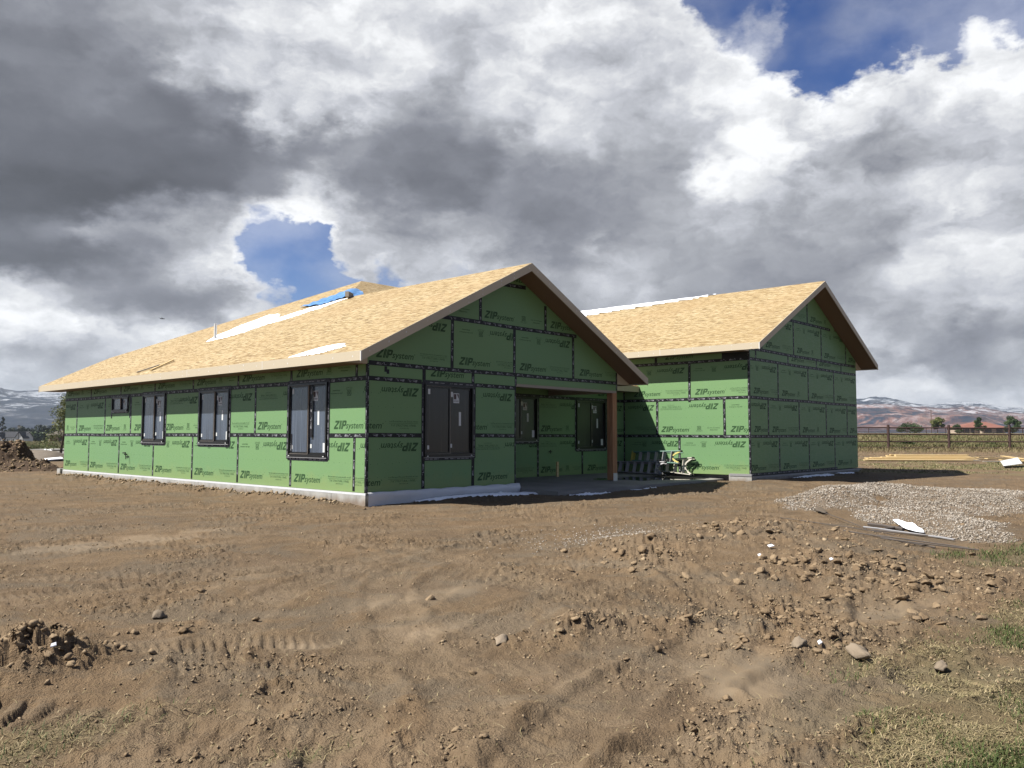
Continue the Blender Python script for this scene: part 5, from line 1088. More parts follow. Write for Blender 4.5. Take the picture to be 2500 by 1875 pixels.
# ------------------------------------------------------------------ lumber
def board(a, b, w, h, z, name, m_, lab, cat, group=None, tilt=0.):
    a, b = np.array(a), np.array(b); L = float(np.linalg.norm(b-a)); rz = math.atan2(b[1]-a[1], b[0]-a[0]); mb = MB(); mb.box((-L/2, -w/2, 0), (L/2, w/2, h)); c = (a+b)/2; o = mb.build(name, m_); o.location = (c[0], c[1], z); o.rotation_euler = (tilt, 0, rz); tag(o, lab, cat, group)
    bv = o.modifiers.new('edge', 'BEVEL'); bv.width = .004; bv.segments = 1; return o
def lumber():
    zg = lambda px, s: gz(*at(px, s))
    specs = []  # px left, px right, distance, layer height, width
    for (l, r, s, z, w) in ((2108, 2372, 43.0, .0, .24), (2112, 2352, 43.35, .0, .24), (2122, 2358, 43.75, .01, .24), (2115, 2385, 44.1, .0, .24), (2130, 2368, 44.5, .0, .24), (2118, 2375, 44.9, .0, .24), (2112, 2370, 45.3, .0, .24), (2145, 2380, 45.7, .0, .24),
                            (2116, 2378, 43.9, .06, .24), (2111, 2374, 44.3, .06, .24), (2160, 2372, 44.7, .06, .24), (2124, 2366, 45.1, .06, .24), (2170, 2384, 45.5, .06, .24),
                            (2150, 2371, 44.4, .11, .24), (2165, 2366, 44.9, .11, .24), (2164, 2362, 45.3, .11, .24), (2184, 2360, 45.0, .155, .24), (2163, 2356, 45.45, .155, .24), (2172, 2362, 45.4, .20, .2), (2184, 2358, 45.1, .20, .2)):
        specs.append((l, r, s, z, w))
    CNT = {}; ORD = ('nearest the viewer', 'second from the front', 'third from the front', 'fourth from the front', 'fifth from the front', 'sixth from the front', 'seventh from the front', 'last at the back')
    def BL(z):
        lay = {0: 'bottom', 1: 'bottom', 6: 'second', 11: 'third', 15: 'fourth', 20: 'topmost'}[int(round(z*100+1e-6)) if z not in (.155,) else 15]; i = CNT.get(lay, 0); CNT[lay] = i+1
        return 'yellow board in the %s layer of the lumber pile, %s' % (lay, ORD[i])
    for k, (l, r, s, z, w) in enumerate(specs):
        a, b = at(l, s), at(r, s+random.uniform(-.15, .15)); board(a, b, w, .042, (zg(l, s)+zg(r, s))/2+.05+z, 'lumber_board', M['lumber'], BL(z), 'board', 'boards in the lumber pile')
    for l, r, s1, s2, z, w, mm, lab in ((2385, 2424, 45, 45.5, .10, .14, 'lumber', 'short yellow board running out from the right end of the lumber pile'), (2382, 2420, 44.2, 44.6, .03, .12, 'lumber', 'brown edged board lying below the short yellow one right of the lumber pile'), (2406, 2490, 42.6, 43.6, .12, .2, 'lumber', 'wide yellow board lying on top of the scrap heap at the right'), (2445, 2500, 46.5, 40.5, .16, .2, 'lumber', 'yellow board pointing towards the viewer across the scrap heap'), (2398, 2478, 41.4, 41.2, .03, .16, 'weathered', 'long grey board in front of the scrap heap'), (2462, 2560, 43.2, 41.0, .05, .2, 'lumber', 'tan board leaning out of the picture at the right edge'), (2440, 2520, 42.0, 43.8, .07, .16, 'lumber', 'narrow board crossing under the others in the scrap heap'), (2472, 2540, 40.2, 41.5, .03, .14, 'lumber', 'short tan offcut beside the pale sheet'), (2350, 2392, 43.2, 43.0, .02, .12, 'weathered', 'grey end piece at the right foot of the lumber pile')):
        board(at(l, s1), at(r, s2), w, .04, gz(*at((l+r)/2, (s1+s2)/2))+.03+z, 'scrap_board', M[mm], lab, 'board')
    a, b, c_, d_ = at(2440, 37.6), at(2483, 38.6), at(2494, 36.6), at(2448, 35.6); zb = gz(*a)
    mb = MB(); mb.prism([(a[0], a[1], zb+.22), (d_[0], d_[1], zb+.06), (c_[0], c_[1], zb+.14), (b[0], b[1], zb+.36)], (0, 0, .02)); o = mb.build('pale_sheet', M['pvc']); tag(o, 'pale sheet of siding propped on the scrap heap at the right edge', 'sheet')
lumber()
def rods():
    for k, (l, r, lab, w) in enumerate((((1905, 1276), (2180, 1310), 'long thin dark rod lying from the clod bank towards the gravel', .008), ((2110, 1297), (2330, 1322), 'upper grey pipe of the rod bundle below the gravel', .022), ((2130, 1303), (2318, 1318), 'dark rod pressed against the upper grey pipe', .02), ((2060, 1308), (2290, 1338), 'middle dark rod of the bundle fanning below the gravel', .016), ((2150, 1325), (2391, 1346), 'longest lower rod of the bundle reaching the green grass', .014), ((2140, 1316), (2360, 1338), 'second lowest rod in the bundle', .014), ((2120, 1290), (2200, 1302), 'short black stub at the upper end of the rod bundle', .05), ((2230, 1296), (2160, 1300), 'black offcut crossing the rod bundle', .03), ((1980, 1262), (2120, 1300), 'thin bent wire left of the rod bundle', .008))):
        a, b = GP(*l, -.28), GP(*r, -.28); za, zb_ = gz(*a), gz(*b); n = 6; mb = MB(); prev = None
        for i in range(n+1):
            u = i/n; p = a*(1-u)+b*u; q = (p[0]+.05*math.sin(u*3.1+k), p[1]+.03*math.sin(u*5+k), max(gz(*p), za*(1-u)+zb_*u)+.015+w/2)
            if prev: mb.tube(prev, q, w/2+.003, n=6)
            prev = q
        o = mb.build('metal_rod', M['grey_al'] if k == 1 else M['rebar']); tag(o, lab, 'rod')
    # white strip and scraps
    a, b = np.array(onz(2185, 1246, -.02)), np.array(onz(2250, 1281, -.10)); n = 12; vs = []; d = (b-a)/n; nr = np.array([-d[1], d[0]]); nr = nr/np.linalg.norm(nr)
    for i in range(n+1):
        w = .03+.07*math.sin(math.pi*i/n)**.7; p = a+d*i; 
        for sgn in (-1, 1): q = p+nr*sgn*w*(1+.25*random.random()); vs.append((q[0], q[1], gz(*q)+.05))
    o = obj('snow_patch', mesh('snow_patch', vs, [(2*i, 2*i+1, 2*i+3, 2*i+2) for i in range(n)], M['snow'])); tag(o, 'narrow white strip of snow lying on the gravel mound', 'snow')
    for (px, py, r, lab) in ((1882, 1370, .06, 'larger white scrap on the clod bank'), (1855, 1390, .035, 'small white sliver just below the larger white scrap on the clods'), (2030, 1396, .035, 'white scrap on the right part of the clod bank'), (127, 1656, .018, 'white pebble sized scrap on the soil heap at the left'), (2130, 1806, .010, 'yellow green leaf on bare dirt left of the trampled grass'), (2002, 1600, .025, 'white chip among the pale chunks of the clod bank')):
        c = GP(px, py, -.3); z = gz(*c); mb = MB(); mb.prism([(c[0]-r, c[1]-r*.25, z+.03), (c[0]+r*.9, c[1]-r*.4, z+.035), (c[0]+r, c[1]+r*.3, z+.05), (c[0]-r*.5, c[1]+r*.45, z+.045)], (0, 0, .006)); o = mb.build('scrap', M['snow'] if 'leaf' not in lab else M['fg_yellow']); tag(o, lab, 'scrap')
rods()
def snow_by_wall():
    zf = lambda x, y: ground_z(x.ravel(), y.ravel(), True).reshape(x.shape)
    o = sheet_on('snow_patch', [(1.0, -.12), (2.2, -.16), (3.6, -.18), (4.9, -.25), (5.0, -.75), (3.9, -.75), (2.6, -.48), (1.3, -.30)], zf, M['snow'], .05, .05, .10, 4); tag(o, 'ragged strip of old snow along the foot of the shaded gable wall', 'snow')
    o = sheet_on('snow_patch', [(5.0, -1.42), (5.9, -1.45), (6.6, -1.45), (6.5, -1.72), (5.6, -1.78)], zf, M['snow'], .03, .04, .22, 5); tag(o, 'thin snow scraps in front of the porch slab corner', 'snow')
    o = sheet_on('snow_patch', [(7.7, -1.45), (8.8, -1.45), (8.7, -1.64), (7.9, -1.66)], zf, M['snow'], .02, .04, .20, 6); tag(o, 'faint snow line along the porch slab edge in front of the post', 'snow')
    o = sheet_on('snow_patch', [(15.6, -2.5), (18.5, -2.5), (18.4, -2.95), (16.0, -2.9)], zf, M['snow'], .06, .05, .22, 7); tag(o, 'crumpled white snow against the footing of the far gable wall', 'snow')
    o = sheet_on('snow_patch', [(19.2, -2.5), (21.0, -2.5), (20.9, -2.8), (19.4, -2.8)], zf, M['snow'], .06, .05, .2, 2); tag(o, 'small white snow scraps near the right corner of the far wing', 'snow')
snow_by_wall()
# ------------------------------------------------------------------ stake in the porch
mb = MB(); mb.box((8.90, 2.05, -.05), (8.99, 2.09, .42)); o = mb.build('wood_stake', M['lumber']); tag(o, 'short upright offcut of pale wood standing in the porch', 'stake')
# ------------------------------------------------------------------ stepladders on their sides
def stepladder(L, W0, W1, nst, railm, stepm, capm, lab, M4, feet=None):
    """built upright in its own frame: x across, y depth, z up the rails; then laid down"""
    r = empty('stepladder'); tag(r, lab, 'ladder')
    def X(v): return M4 @ Vector(v)
    def bar(name, p, q, w, h, m_, upv=(0, 1, 0)):
        mb = MB(); mb.bar(p, q, w, h, 0, upv); 
        mb.v = [tuple(X(v)) for v in mb.v]; return mb.build(name, m_, r)
    for sx in (-1, 1): bar('front_rail', (sx*W0/2, 0, 0), (sx*W1/2, 0, L), .028, .085, railm); bar('rear_rail', (sx*(W0/2-.02), .13, 0), (sx*(W1/2-.02), .06, L*.97), .022, .05, railm)
    for k in range(nst):
        z = L*(k+1)/(nst+1); hw = (W0+(W1-W0)*z/L)/2-.015; mb = MB(); mb.bar((-hw, 0, z), (hw, 0, z), .125, .03, 0, (0, .35, 1)); mb.v = [tuple(X(v)) for v in mb.v]; mb.build('step', stepm, r)
    for k in range(3):
        z = L*(k+.6)/(3.4); hw = (W0+(W1-W0)*z/L)/2-.03; bar('cross_brace', (-hw, .12, z), (hw, .10, z+.02), .02, .02, stepm)
    bar('top_cap', (-W1/2-.03, .05, L+.015), (W1/2+.03, .05, L+.015), .17, .05, capm, (0, 0, 1))
    # curved foot braces between the lowest step and the rails
    for sx in (-1, 1):
        prev = None
        for i in range(7):
            u = i/6; p = (sx*(W0/2-.02-(W0/2-.05)*u*.95), -.01, .02+.24*math.sin(u*math.pi/2)); 
            if prev: bar('foot_brace', prev, p, .05, .022, feet or capm)
            prev = p
        bar('foot', (sx*W0/2, 0, -.03), (sx*W0/2, 0, .03), .05, .10, M['black'])
    return r
def ladders():
    # laid on the slab against the far wing, feet towards the sun; length runs along +y
    def place(x, y0, z0, lean, yaw, roll=0.):
        B = Matrix(((0, 1, 0, 0), (0, 0, 1, 0), (1, 0, 0, 0), (0, 0, 0, 1)))   # across -> up, depth -> x, length -> y
        return Matrix.Translation((x, y0, z0)) @ Matrix.Rotation(yaw, 4, 'Z') @ Matrix.Rotation(lean, 4, 'Y') @ B @ Matrix.Rotation(roll, 4, 'Z')
    stepladder(1.85, .42, .30, 5, M['fg_green'], M['grey_al'], M['fg_yellow'], 'green fibreglass stepladder with yellow braces lying on its side in the shade, upper of two', place(12.72, -.02, .53, .30, .0), M['fg_yellow'])
    stepladder(2.0, .42, .34, 6, M['grey_al'], M['grey_al'], M['black'], 'grey aluminium stepladder lying on the wet slab below the green one', place(12.42, .40, .17, .35, .02), M['grey_al'])
    stepladder(1.6, .56, .32, 4, M['cream'], M['cream'], M['white_al'], 'cream stepladder whose foot end sticks out into the sunlight against the wall', place(12.90, -.36, .24, .20, -.03), M['cream'])
ladders()
# ================================================================== background
def leafmat(name, stops):
    m = mat(name, stops[1][1], .6, .25); T = NT(m); T.col(T.ramp(T.attr('tone').outputs['Fac'], stops)); return m
LEAF_A = leafmat('autumn_green_leaves', [(0., (.05, .075, .02)), (.5, (.12, .15, .04)), (1., (.26, .25, .08))])
LEAF_B = leafmat('dark_green_leaves', [(0., (.012, .028, .008)), (.5, (.035, .07, .018)), (1., (.09, .13, .035))])
LEAF_C = leafmat('conifer_needles', [(0., (.008, .016, .008)), (.5, (.018, .034, .015)), (1., (.04, .06, .025))])
BARK = rnd_tint('bark', (.10, .075, .055), .2, .9, 5.)
def tree(px, s, H, Wc, leaf, nleaf, lsz, lab, cat='tree', name='tree', base=.22, shape='round', zoff=0., group=None, lean=0.):
    c = at(px, s); z0 = gz(*c)+zoff; r = empty(name, (c[0], c[1], z0)); tag(r, lab, cat, group)
    mb = MB(); mb.tube((0, 0, -.4), (lean*.3, 0, H*base*1.6), .028*H, .018*H, 7); mb.tube((lean*.3, 0, H*base*1.6), (lean, 0, H*.88), .018*H, .004*H, 6); mb.build('trunk', BARK, r)
    rr = random.Random(int(px*7+s)); cl = []; lm = MB()
    for k in range(16 if shape != 'cone' else 26):
        if shape == 'cone': u = (k+.5)/26; hz = H*(base*.6+(.98-base*.6)*u); rad = Wc/2*(1-u)**.8*rr.uniform(.55, 1); cr = Wc*.10*(1.2-u)+.1
        elif shape == 'tall': u = rr.random(); hz = H*(base+(.97-base)*u); rad = Wc/2*(math.sin(math.pi*min(1, .12+u*.95))**.6)*rr.uniform(.2, .9); cr = Wc*rr.uniform(.16, .28)
        else: u = rr.random()**.8; hz = H*(base+(.94-base)*u); rad = Wc/2*math.sqrt(max(.05, 1-(u*1.15-.30)**2*1.25))*rr.uniform(.25, .85); cr = Wc*rr.uniform(.13, .24)
        a = rr.random()*6.28; p = (rad*math.cos(a)+lean*u, rad*math.sin(a), hz); cl.append((p, cr)); h0 = max(H*base*.9, hz-rad*.8)
        lm.tube((lean*h0/H, 0, h0), p, .007*H, .002*H, 5)
    lm.build('limbs', BARK, r)
    n = nleaf; k = rng.randint(0, len(cl), n); P_ = np.array([q[0] for q in cl])[k]; C_ = np.array([q[1] for q in cl])[k]; d = rng.randn(n, 3); d /= np.linalg.norm(d, axis=1)[:, None]; d *= (rng.rand(n)**.45)[:, None]; d[:, 2] *= .75; P_ = P_+d*C_[:, None]
    A = rng.randn(n, 3); A /= np.linalg.norm(A, axis=1)[:, None]; B = np.cross(A, rng.randn(n, 3)); B /= np.linalg.norm(B, axis=1)[:, None]; L = lsz*(.6+.8*rng.rand(n))[:, None]
    V = np.stack([P_-A*L, P_+B*L*.55, P_+A*L, P_-B*L*.55], 1).reshape(-1, 3); F = np.arange(n*4).reshape(-1, 4); me = mesh('crown', V, F, leaf); at_ = me.attributes.new('tone', 'FLOAT', 'POINT'); tn = np.clip(np.array([rr.random() for _ in cl])[k]*.6+rng.rand(n)*.5, 0, 1); at_.data.foreach_set('value', np.repeat(tn, 4).astype(np.float32)); obj('crown', me, r)
    return r
tree(148, 62, 4.3, 2.7, LEAF_A, 5200, .055, 'yellow green cottonwood showing past the left end of the house', shape='tall', base=.12, lean=.5)
for px, H, Wc, lab in ((2222, 3.0, 9.5, 'low wide bush of bright green trees beyond the second fence, left of the pole'), ):
    tree(px, 300, H, Wc, LEAF_B, 4200, .20, lab, base=.06)
tree(2290, 292, 5.4, 5.4, LEAF_A, 4200, .20, 'yellow green round tree just right of the utility pole', base=.10)
tree(2338, 300, 2.9, 4.2, LEAF_B, 2600, .18, 'small dark tree at the left end of the red roofed house', base=.08)
tree(2392, 285, 5.6, 4.0, LEAF_B, 4000, .18, 'narrow dark tree standing in front of the red roofed house', base=.10, shape='tall')
tree(2472, 285, 6.4, 5.6, LEAF_B, 5200, .19, 'large dense green tree right of the red roofed house', base=.10)
for k, (px, s, H, Wc, sh, lf) in enumerate(((6, 500, 15.5, 8, 'cone', LEAF_C), (-22, 500, 11, 9, 'round', LEAF_C), (30, 520, 8.5, 12, 'round', LEAF_C), (55, 510, 9.5, 12, 'round', LEAF_C), (78, 515, 8, 12, 'round', LEAF_C), (98, 500, 9.5, 13, 'round', LEAF_C), (118, 505, 10.5, 13, 'round', LEAF_C), (138, 510, 10, 13, 'round', LEAF_C), (156, 505, 9.5, 12, 'round', LEAF_C), (88, 490, 6.5, 9, 'round', LEAF_B))):
    labs = ('tall dark conifer at the left edge behind the white farmhouse', 'dark tree cut by the left edge of the picture', 'dark tree above the left gable of the white farmhouse', 'dark tree directly behind the street lamp', 'dark tree right of the street lamp', 'dark tree past the right gable of the farmhouse', 'broad dark tree between the farmhouse and the brown roofed house', 'dark tree above the left slope of the brown roof', 'dark tree at the corner of the green house', 'low tree beside the right gable of the white farmhouse')
    tree(px, s, H, Wc, lf, 1500, .55, labs[k], shape=sh, base=.05)
# ------------------------------------------------------------------ far buildings
WHT = mat('white_siding', (.72, .72, .70), .7, .3); DRK = mat('dark_roofing', (.03, .032, .04), .8, .2); RED = rnd_tint('red_clay_roof', (.27, .125, .095), .15, .8, 1.5); STU = mat('tan_stucco', (.52, .42, .33), .8, .2); BRN = rnd_tint('brown_shingles', (.16, .14, .12), .15, .9, 2.); BRK = mat('brown_brick', (.27, .17, .12), .85, .2); WIN = mat('far_window', (.03, .035, .045), .2, .5); SNW = M['snow']
def gable_block(mbw, mbr, x0, x1, y0, y1, zb, ze, zr, axis, ov=.4, th=.2):
    """walls into mbw, gable roof into mbr; ridge along axis"""
    if axis == 'x':
        ym = (y0+y1)/2; mbw.prism([(x0, y0, zb), (x0, y1, zb), (x0, y1, ze), (x0, ym, zr), (x0, y0, ze)][::-1], (x1-x0, 0, 0)); k = (zr-ze)/(ym-y0)
        for ya, yb in ((y0-ov, ym), (y1+ov, ym)): za = ze-ov*k+.06; zc = zr+.06; mbr.prism([(x0-ov, ya, za), (x1+ov, ya, za), (x1+ov, yb, zc), (x0-ov, yb, zc)], (0, 0, th))
    else:
        xm = (x0+x1)/2; mbw.prism([(x0, y0, zb), (x1, y0, zb), (x1, y0, ze), (xm, y0, zr), (x0, y0, ze)], (0, y1-y0, 0)); k = (zr-ze)/(xm-x0)
        for xa, xb in ((x0-ov, xm), (x1+ov, xm)): za = ze-ov*k+.06; zc = zr+.06; mbr.prism([(xa, y0-ov, za), (xb, y0-ov, zc), (xb, y1+ov, zc), (xa, y1+ov, za)], (0, 0, th))
def place_house(px, s, lab, build, name='far_house', rz=0.):
    c = at(px, s); r = empty(name, (c[0], c[1], gz(*c)), -YAW+rz); tag(r, lab, 'house'); build(r); return r
def farm(r):     # local x to the right, y away
    for (x0, x1, y0, y1, ze, zr, ax) in ((-11, 7.2, 1, 9, 3.1, 6.0, 'x'), (3.6, 7.6, -1.5, 4, 3.0, 6.0, 'y'), (-7.6, -3.6, -1.2, 4, 2.8, 5.6, 'y'), (-5.8, -3.2, -2.2, 3, 2.4, 4.0, 'y')):
        w, f = MB(), MB(); gable_block(w, f, x0, x1, y0, y1, -1, ze, zr, ax); w.build('wall', WHT, r); f.build('roof', DRK, r)
    for x, y, w, h, z in ((4.3, -1.52, .8, 1.5, .8), (5.6, -1.52, 1.5, 1.2, .8), (-4.9, -2.22, .8, 2.0, .1), (-2.4, .98, 1.2, 1.1, .9), (.2, .98, 1.3, 1.1, .9), (2.0, .98, .9, 1.1, .9), (-6.9, -1.22, .9, 1.1, .9), (-9.5, .98, 1., 1., 1.)): b = MB(); b.box((x, y-.04, z), (x+w, y, z+h)); b.build('window', WIN, r)
    for k in range(6): b = MB(); b.box((-3.0+k*1.1, -.6, -.5), (-2.85+k*1.1, -.45, 2.5)); b.build('porch_post', WHT, r)
place_house(26, 450, 'white farmhouse with dark roofs and two gables far behind the soil pile', farm)
def brownh(r):
    w, f = MB(), MB(); w.box((-2.3, 0, -1), (9, 8, 1.9)); w.build('wall', BRK, r)
    f.prism([(-3.2, -.7, 1.85), (10, -.7, 1.85), (10, 4, 5.2), (3.2, 4, 5.2)], (0, 0, .15)); f.prism([(-3.2, -.7, 1.85), (3.2, 4, 5.2), (-3.2, 8.7, 1.85)], (0, 0, .15)); f.build('roof', BRN, r)
    b = MB(); b.box((.6, -.05, 0), (1.6, -.01, 1.6)); b.build('window', WIN, r)
place_house(140, 258, 'low brown brick house with grey brown hipped roof at the corner of the green house', brownh)
def redh(r):
    w, f = MB(), MB(); w.box((-9.4, 0, -1), (8.6, 9, 2.2)); w.box((-2, -2.4, -1), (3.5, 0, 1.9)); w.build('wall', STU, r)
    f.prism([(-10.2, -.8, 2.1), (9.4, -.8, 2.1), (3.4, 4.5, 4.3), (-1.0, 4.5, 4.3)], (0, 0, .15)); f.prism([(-10.2, -.8, 2.1), (-1, 4.5, 4.3), (-10.2, 9.6, 2.1)], (0, 0, .15)); f.prism([(9.4, -.8, 2.1), (9.4, 9.6, 2.1), (3.4, 4.5, 4.3)], (0, 0, .15)); f.prism([(-3, -3.2, 1.85), (4.4, -3.2, 1.85), (3, .2, 2.75), (-1.4, .2, 2.75)], (0, 0, .12)); f.build('roof', RED, r)
    for x, y, ww, h, z in ((-8, -.05, 2.4, 1.5, .2), (-4.8, -.05, 1.2, 1.9, -.2), (-.9, -2.45, 2.6, 1.4, .2), (5., -.05, 2.6, 1.6, .1)): b = MB(); b.box((x, y-.03, z), (x+ww, y, z+h)); b.build('window', WIN, r)
place_house(2402, 318, 'long low tan house with red tiled roof beyond the field', redh)
c = at(2275, 400); z = gz(*c); mb = MB(); mb.tube((c[0], c[1], z-.5), (c[0], c[1], z+11.6), .17, .12, 8); r = empty('utility_pole', (0, 0, 0)); tag(r, 'tall wooden utility pole with crossarm beyond the field', 'utility pole'); mb.build('pole', BARK, r); mb = MB(); mb.bar((c[0]-R2[0]*1.2, c[1]-R2[1]*1.2, z+10.9), (c[0]+R2[0]*1.2, c[1]+R2[1]*1.2, z+10.9), .14, .16); mb.build('crossarm', BARK, r)
def lamp():
    c = at(46, 205); z = gz(*c); r = empty('street_lamp', (c[0], c[1], z)); tag(r, 'black street lamp with pale lantern head above the soil pile', 'street lamp')
    mb = MB(); mb.tube((0, 0, -.5), (0, 0, 3.5), .075, .06, 8); mb.tube((0, 0, -.1), (0, 0, .4), .14, .10, 8); mb.build('pole', M['black'], r)
    mb = MB(); mb.tube((0, 0, 3.5), (0, 0, 4.05), .22, .34, 6); mb.build('lantern', M['sticker'], r); mb = MB(); mb.tube((0, 0, 4.05), (0, 0, 4.35), .62, .08, 8); mb.tube((0, 0, 3.42), (0, 0, 3.52), .12, .26, 6); mb.build('lamp_cap', M['black'], r)
lamp()
# ------------------------------------------------------------------ kerb strip, soil pile, covered slab at the left end
def left_stuff():
    a, b = at(60, 76), at(190, 78.5); z = gz(*a); n_ = 8; mb = MB(); d = (b-a)/n_; nr = F2
    for i in range(n_): p = a+d*i; q = a+d*(i+1)-d*.01; zz = max(gz(*p), gz(*q))+.05; mb.prism([(p[0], p[1], zz), (q[0], q[1], zz), (q[0]+nr[0]*9, q[1]+nr[1]*9, zz+.0), (p[0]+nr[0]*9, p[1]+nr[1]*9, zz)], (0, 0, .10))
    o = mb.build('pavement', mat('pale_concrete', (.62, .60, .55), .8, .3)); tag(o, kind='structure')
    # spoil pile
    c = at(5, 31.5); nx, ny = 130, 90; u = np.linspace(-4.2, 3.3, nx); v = np.linspace(-1.6, 2.6, ny); U, V = np.meshgrid(u, v, indexing='ij'); X = c[0]+R2[0]*U+F2[0]*V; Y = c[1]+R2[1]*U+F2[1]*V
    H = 1.0*np.exp(-((U+.9)/1.15)**4*.9-((V-.8)/.95)**2)+.88*np.exp(-((U-.15)/.62)**4-((V-.9)/.8)**2)*.9+.45*np.exp(-((U-1.0)/.9)**2-((V-.2)/.7)**2)+.35*np.exp(-((U+1.5)/2.0)**2-((V+.2)/.7)**2)+.22*np.exp(-((U-1.9)/.7)**2-((V-.1)/.6)**2)
    H = np.minimum(H, 1.10+.1*fbm(U*2, V*2, 3, 2)); rg = fbm(X*2.1, Y*2.1, 5, 3, .6, True); H = H*(.80+.55*(rg-.3))+sst(.08, .4, H)*(fbm(X*7, Y*7, 4, 5, .6)-.5)*.16
    Z = base_z(X, Y)-.22+H*1.02+.05; idx = lambda i, j: i*ny+j; I, J = np.meshgrid(np.arange(nx-1), np.arange(ny-1), indexing='ij'); F = np.stack([I*ny+J, I*ny+J+1, (I+1)*ny+J+1, (I+1)*ny+J], -1).reshape(-1, 4)[:, ::-1]
    me = mesh('soil_pile', np.stack([X.ravel(), Y.ravel(), Z.ravel()], 1), F, earthmat('dark_fresh_soil', [(.2, (.055, .036, .024)), (.45, (.10, .068, .045)), (.7, (.165, .112, .073)), (1., (.24, .17, .11))]), True); o = obj('soil_pile', me); tag(o, 'tall dark pile of crumbly soil left of the house', 'soil pile')
    k = 1500; uu = rng.normal(-.2, 1.6, k); vv = rng.normal(.2, .8, k); ii = np.clip(((uu+4.2)/7.5*(nx-1)).astype(int), 0, nx-1); jj = np.clip(((vv+1.6)/4.2*(ny-1)).astype(int), 0, ny-1); zz = Z[ii, jj]; sb = .02+.07*rng.rand(k)**3
    o = scatter_mesh('pile_clods', [shard(80+i, .75) for i in range(4)], np.stack([X[ii, jj], Y[ii, jj], zz+sb*.2], 1), sb, CLODM, rng.rand(k)*.45); tag(o, kind='stuff')
    # grey gravel heap and the snow covered sheet beyond
    c = at(92, 46); nx = 50; u = np.linspace(-2.0, 2.0, nx); U, V = np.meshgrid(u, u, indexing='ij'); X = c[0]+R2[0]*U*1.1+F2[0]*V; Y = c[1]+R2[1]*U*1.1+F2[1]*V; H = .62*np.exp(-(U*.8)**4*.5-(V*.8)**2)
    Z = base_z(X, Y)-.08+H+(fbm(X*5, Y*5, 3, 2)-.5)*.05*(H > .05); I, J = np.meshgrid(np.arange(nx-1), np.arange(nx-1), indexing='ij'); F = np.stack([I*nx+J, I*nx+J+1, (I+1)*nx+J+1, (I+1)*nx+J], -1).reshape(-1, 4)[:, ::-1]
    o = obj('gravel_heap', mesh('gravel_heap', np.stack([X.ravel(), Y.ravel(), Z.ravel()], 1), F, GRAVM, True)); tag(o, 'grey brown gravel heap behind the soil pile', 'gravel heap')
    a, b, c_, d_ = at(111, 42.6), at(157, 43.2), at(124, 64), at(109, 64); zb = gz(*a)-.12
    mb = MB(); mb.prism([(a[0], a[1], zb+.16), (b[0], b[1], zb+.22), (c_[0], c_[1], zb+.34), (d_[0], d_[1], zb+.34)], (0, 0, .05)); r = empty('covered_stack'); tag(r, 'snow covered low stack with dark edge beside the left end of the house', 'stack'); mb.build('snow_cover', M['snow'], r)
    mb = MB(); mb.prism([(a[0], a[1], zb-.05), (b[0], b[1], zb-.05), (c_[0], c_[1], zb-.05), (d_[0], d_[1], zb-.05)], (0, 0, .2)); mb.build('stack_side', M['black'], r)
left_stuff()
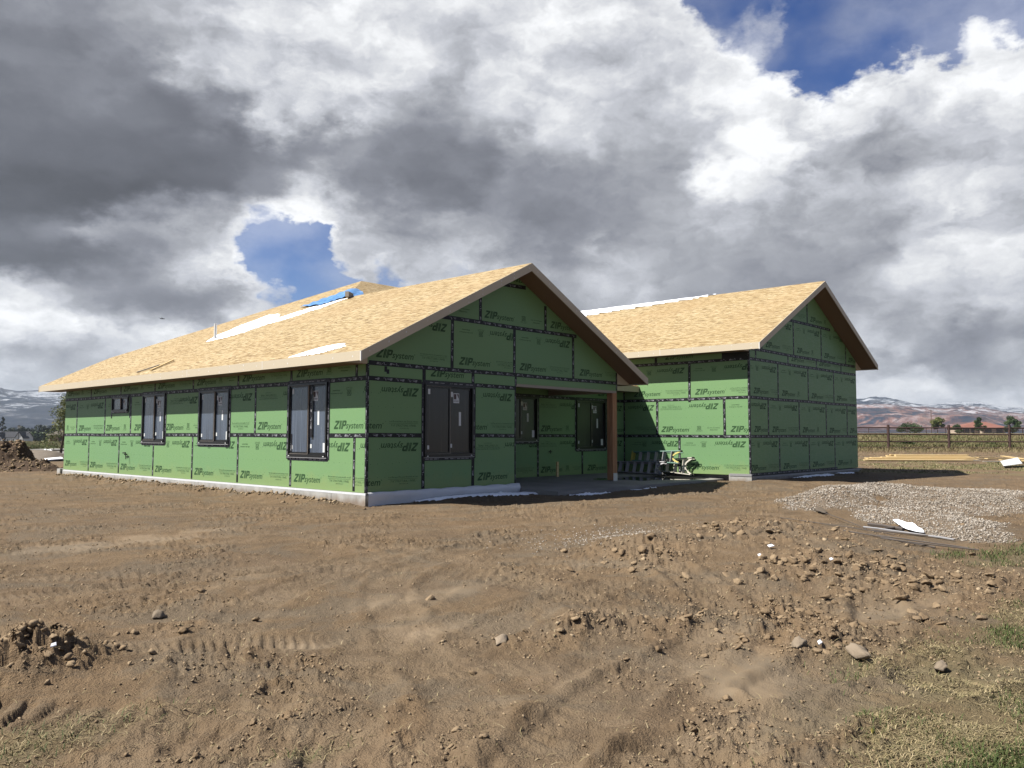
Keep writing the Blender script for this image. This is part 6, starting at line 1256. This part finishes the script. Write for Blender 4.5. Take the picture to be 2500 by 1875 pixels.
# ------------------------------------------------------------------ mountains
def mountains():
    na, nr = 620, 90; ang = np.radians(np.linspace(-44, 44, na)); rr = np.linspace(1450, 4100, nr); Rr, A = np.meshgrid(rr, ang, indexing='ij'); s = Rr*np.cos(A); t = Rr*np.sin(A); X = CAM[0]+F2[0]*s+R2[0]*t; Y = CAM[1]+F2[1]*s+R2[1]*t
    px = 1250+FPX*np.tan(A); top = np.interp(px, [-600, 0, 160, 700, 1400, 2090, 2140, 2190, 2230, 2290, 2350, 2400, 2450, 2500, 2900], [.050, .0475, .045, .040, .036, .0372, .0392, .0378, .0335, .0322, .0330, .0322, .0282, .0262, .022])
    u = (Rr-1450)/(4100-1450); uc = np.clip(u/.86, 0, 1); prof = .18*sst(0, .3, uc)+.30*sst(.22, .55, uc)+.52*sst(.5, 1., uc)
    low = np.interp(px, [0, 160, 2100, 2500], [0., 0., 1., .8]); cl = sst(.48, .62, fbm(X*.0030, Y*.0030, 4, 2)+.12*uc); mesa = low*(.16*sst(.30, .36, uc+(fbm(X*.004, Y*.004, 4, 3)-.5)*.5)); prof = prof*(1-.10*low)+mesa
    rid = fbm(X*.0042, Y*.0042, 5, 6, .55, True)-.5; zmax = 1.2+top*4100*.86/1.0*1.0
    Z = prof*zmax*1.02+rid*95*np.sin(math.pi*np.clip(uc*.92, 0, 1))*(.35+.65*uc)*.8-8*(1-sst(0, .05, uc)); Z = np.where(u > .86, Z*(1-.3*(u-.86)/.14), Z)
    Z = Z.clip(-12, None); I, J = np.meshgrid(np.arange(nr-1), np.arange(na-1), indexing='ij'); F = np.stack([I*na+J, I*na+J+1, (I+1)*na+J+1, (I+1)*na+J], -1).reshape(-1, 4)[:, ::-1]
    me = mesh('mountains', np.stack([X.ravel(), Y.ravel(), Z.ravel()], 1), F, None, True); a = me.attributes.new('redrock', 'FLOAT', 'POINT'); a.data.foreach_set('value', (low*sst(.12, .25, uc)*(1-sst(.50, .66, uc))).ravel().astype(np.float32)); a = me.attributes.new('alt', 'FLOAT', 'POINT'); a.data.foreach_set('value', uc.ravel().astype(np.float32))
    m = mat('mountain_ground', (.1, .1, .1), .95, .1); T = NT(m); P = T.n('ShaderNodeNewGeometry').outputs['Position']; alt = T.attr('alt').outputs['Fac']; red = T.attr('redrock').outputs['Fac']
    n1 = T.noise(T.coord((1, 1, 2.5), vec=P), .014, 9, .74, .6); n2 = T.noise(T.coord((1, 1, 3.5), vec=P), .008, 9, .76, .8); n3 = T.noise(P, .05, 6, .7)
    c = T.ramp(n1, [(.35, (.010, .017, .034)), (.5, (.020, .030, .052)), (.64, (.050, .052, .066))]); rc = T.ramp(n1, [(.3, (.07, .035, .032)), (.5, (.16, .078, .062)), (.66, (.34, .22, .18))])  # dark blue tones: cloud shade and distance haze put into the rock colour
    c = T.mix(T.math('MULTIPLY', red, T.mr(n2, .42, .54)), c, rc)
    sn = T.math('MULTIPLY', T.mr(T.math('ADD', T.math('ADD', n2, T.math('MULTIPLY', n3, .35)), T.math('MULTIPLY', alt, .10)), .73, .80), T.mr(alt, .12, .55)); c = T.mix(T.math('MULTIPLY', sn, .7), c, (.5, .53, .58))
    town = T.math('MULTIPLY', T.mr(T.noise(T.coord((1, 1, 3), vec=P), .09, 3, .6), .66, .72), T.mr(alt, .30, .10)); c = T.mix(T.math('MULTIPLY', town, .6), c, (.5, .46, .42))
    c = T.mix(T.math('MULTIPLY', T.mr(n3, .52, .62), .65), c, (.012, .018, .022)); T.col(c); me.materials.append(m); o = obj('mountains', me); tag(o, kind='structure')
mountains()
# a small bird under the clouds
c = CAM+ray(396, 779)/np.linalg.norm(ray(396, 779))*110; mb = MB(); mb.prism([(c[0]-.28, c[1], c[2]), (c[0], c[1]-.08, c[2]), (c[0]+.3, c[1], c[2]+.03), (c[0], c[1]+.08, c[2])], (0, 0, .07)); mb.prism([(c[0]-.02, c[1], c[2]+.03), (c[0]+.08, c[1]+.05, c[2]+.04), (c[0]-.30, c[1]+.42, c[2]+.18)], (0, 0, .02)); mb.prism([(c[0]-.02, c[1], c[2]+.03), (c[0]+.08, c[1]-.05, c[2]+.04), (c[0]-.30, c[1]-.42, c[2]+.16)], (0, 0, .02)); o = mb.build('bird', M['black']); tag(o, 'small dark bird flying in front of the clouds at the left', 'bird')
# ------------------------------------------------------------------ haze
hz = MB(); hz.box((-5200, -5200, -14), (5200, 5200, 235)); hm = bpy.data.materials.new('haze_air'); hm.use_nodes = True; hm.node_tree.nodes.clear(); ov = hm.node_tree.nodes.new('ShaderNodeOutputMaterial'); pv = hm.node_tree.nodes.new('ShaderNodeVolumePrincipled'); pv.inputs['Color'].default_value = (.74, .86, 1, 1); pv.inputs['Density'].default_value = .00007; pv.inputs['Anisotropy'].default_value = .2; hm.node_tree.links.new(pv.outputs[0], ov.inputs['Volume']); o = hz.build('haze', hm); tag(o, kind='stuff')
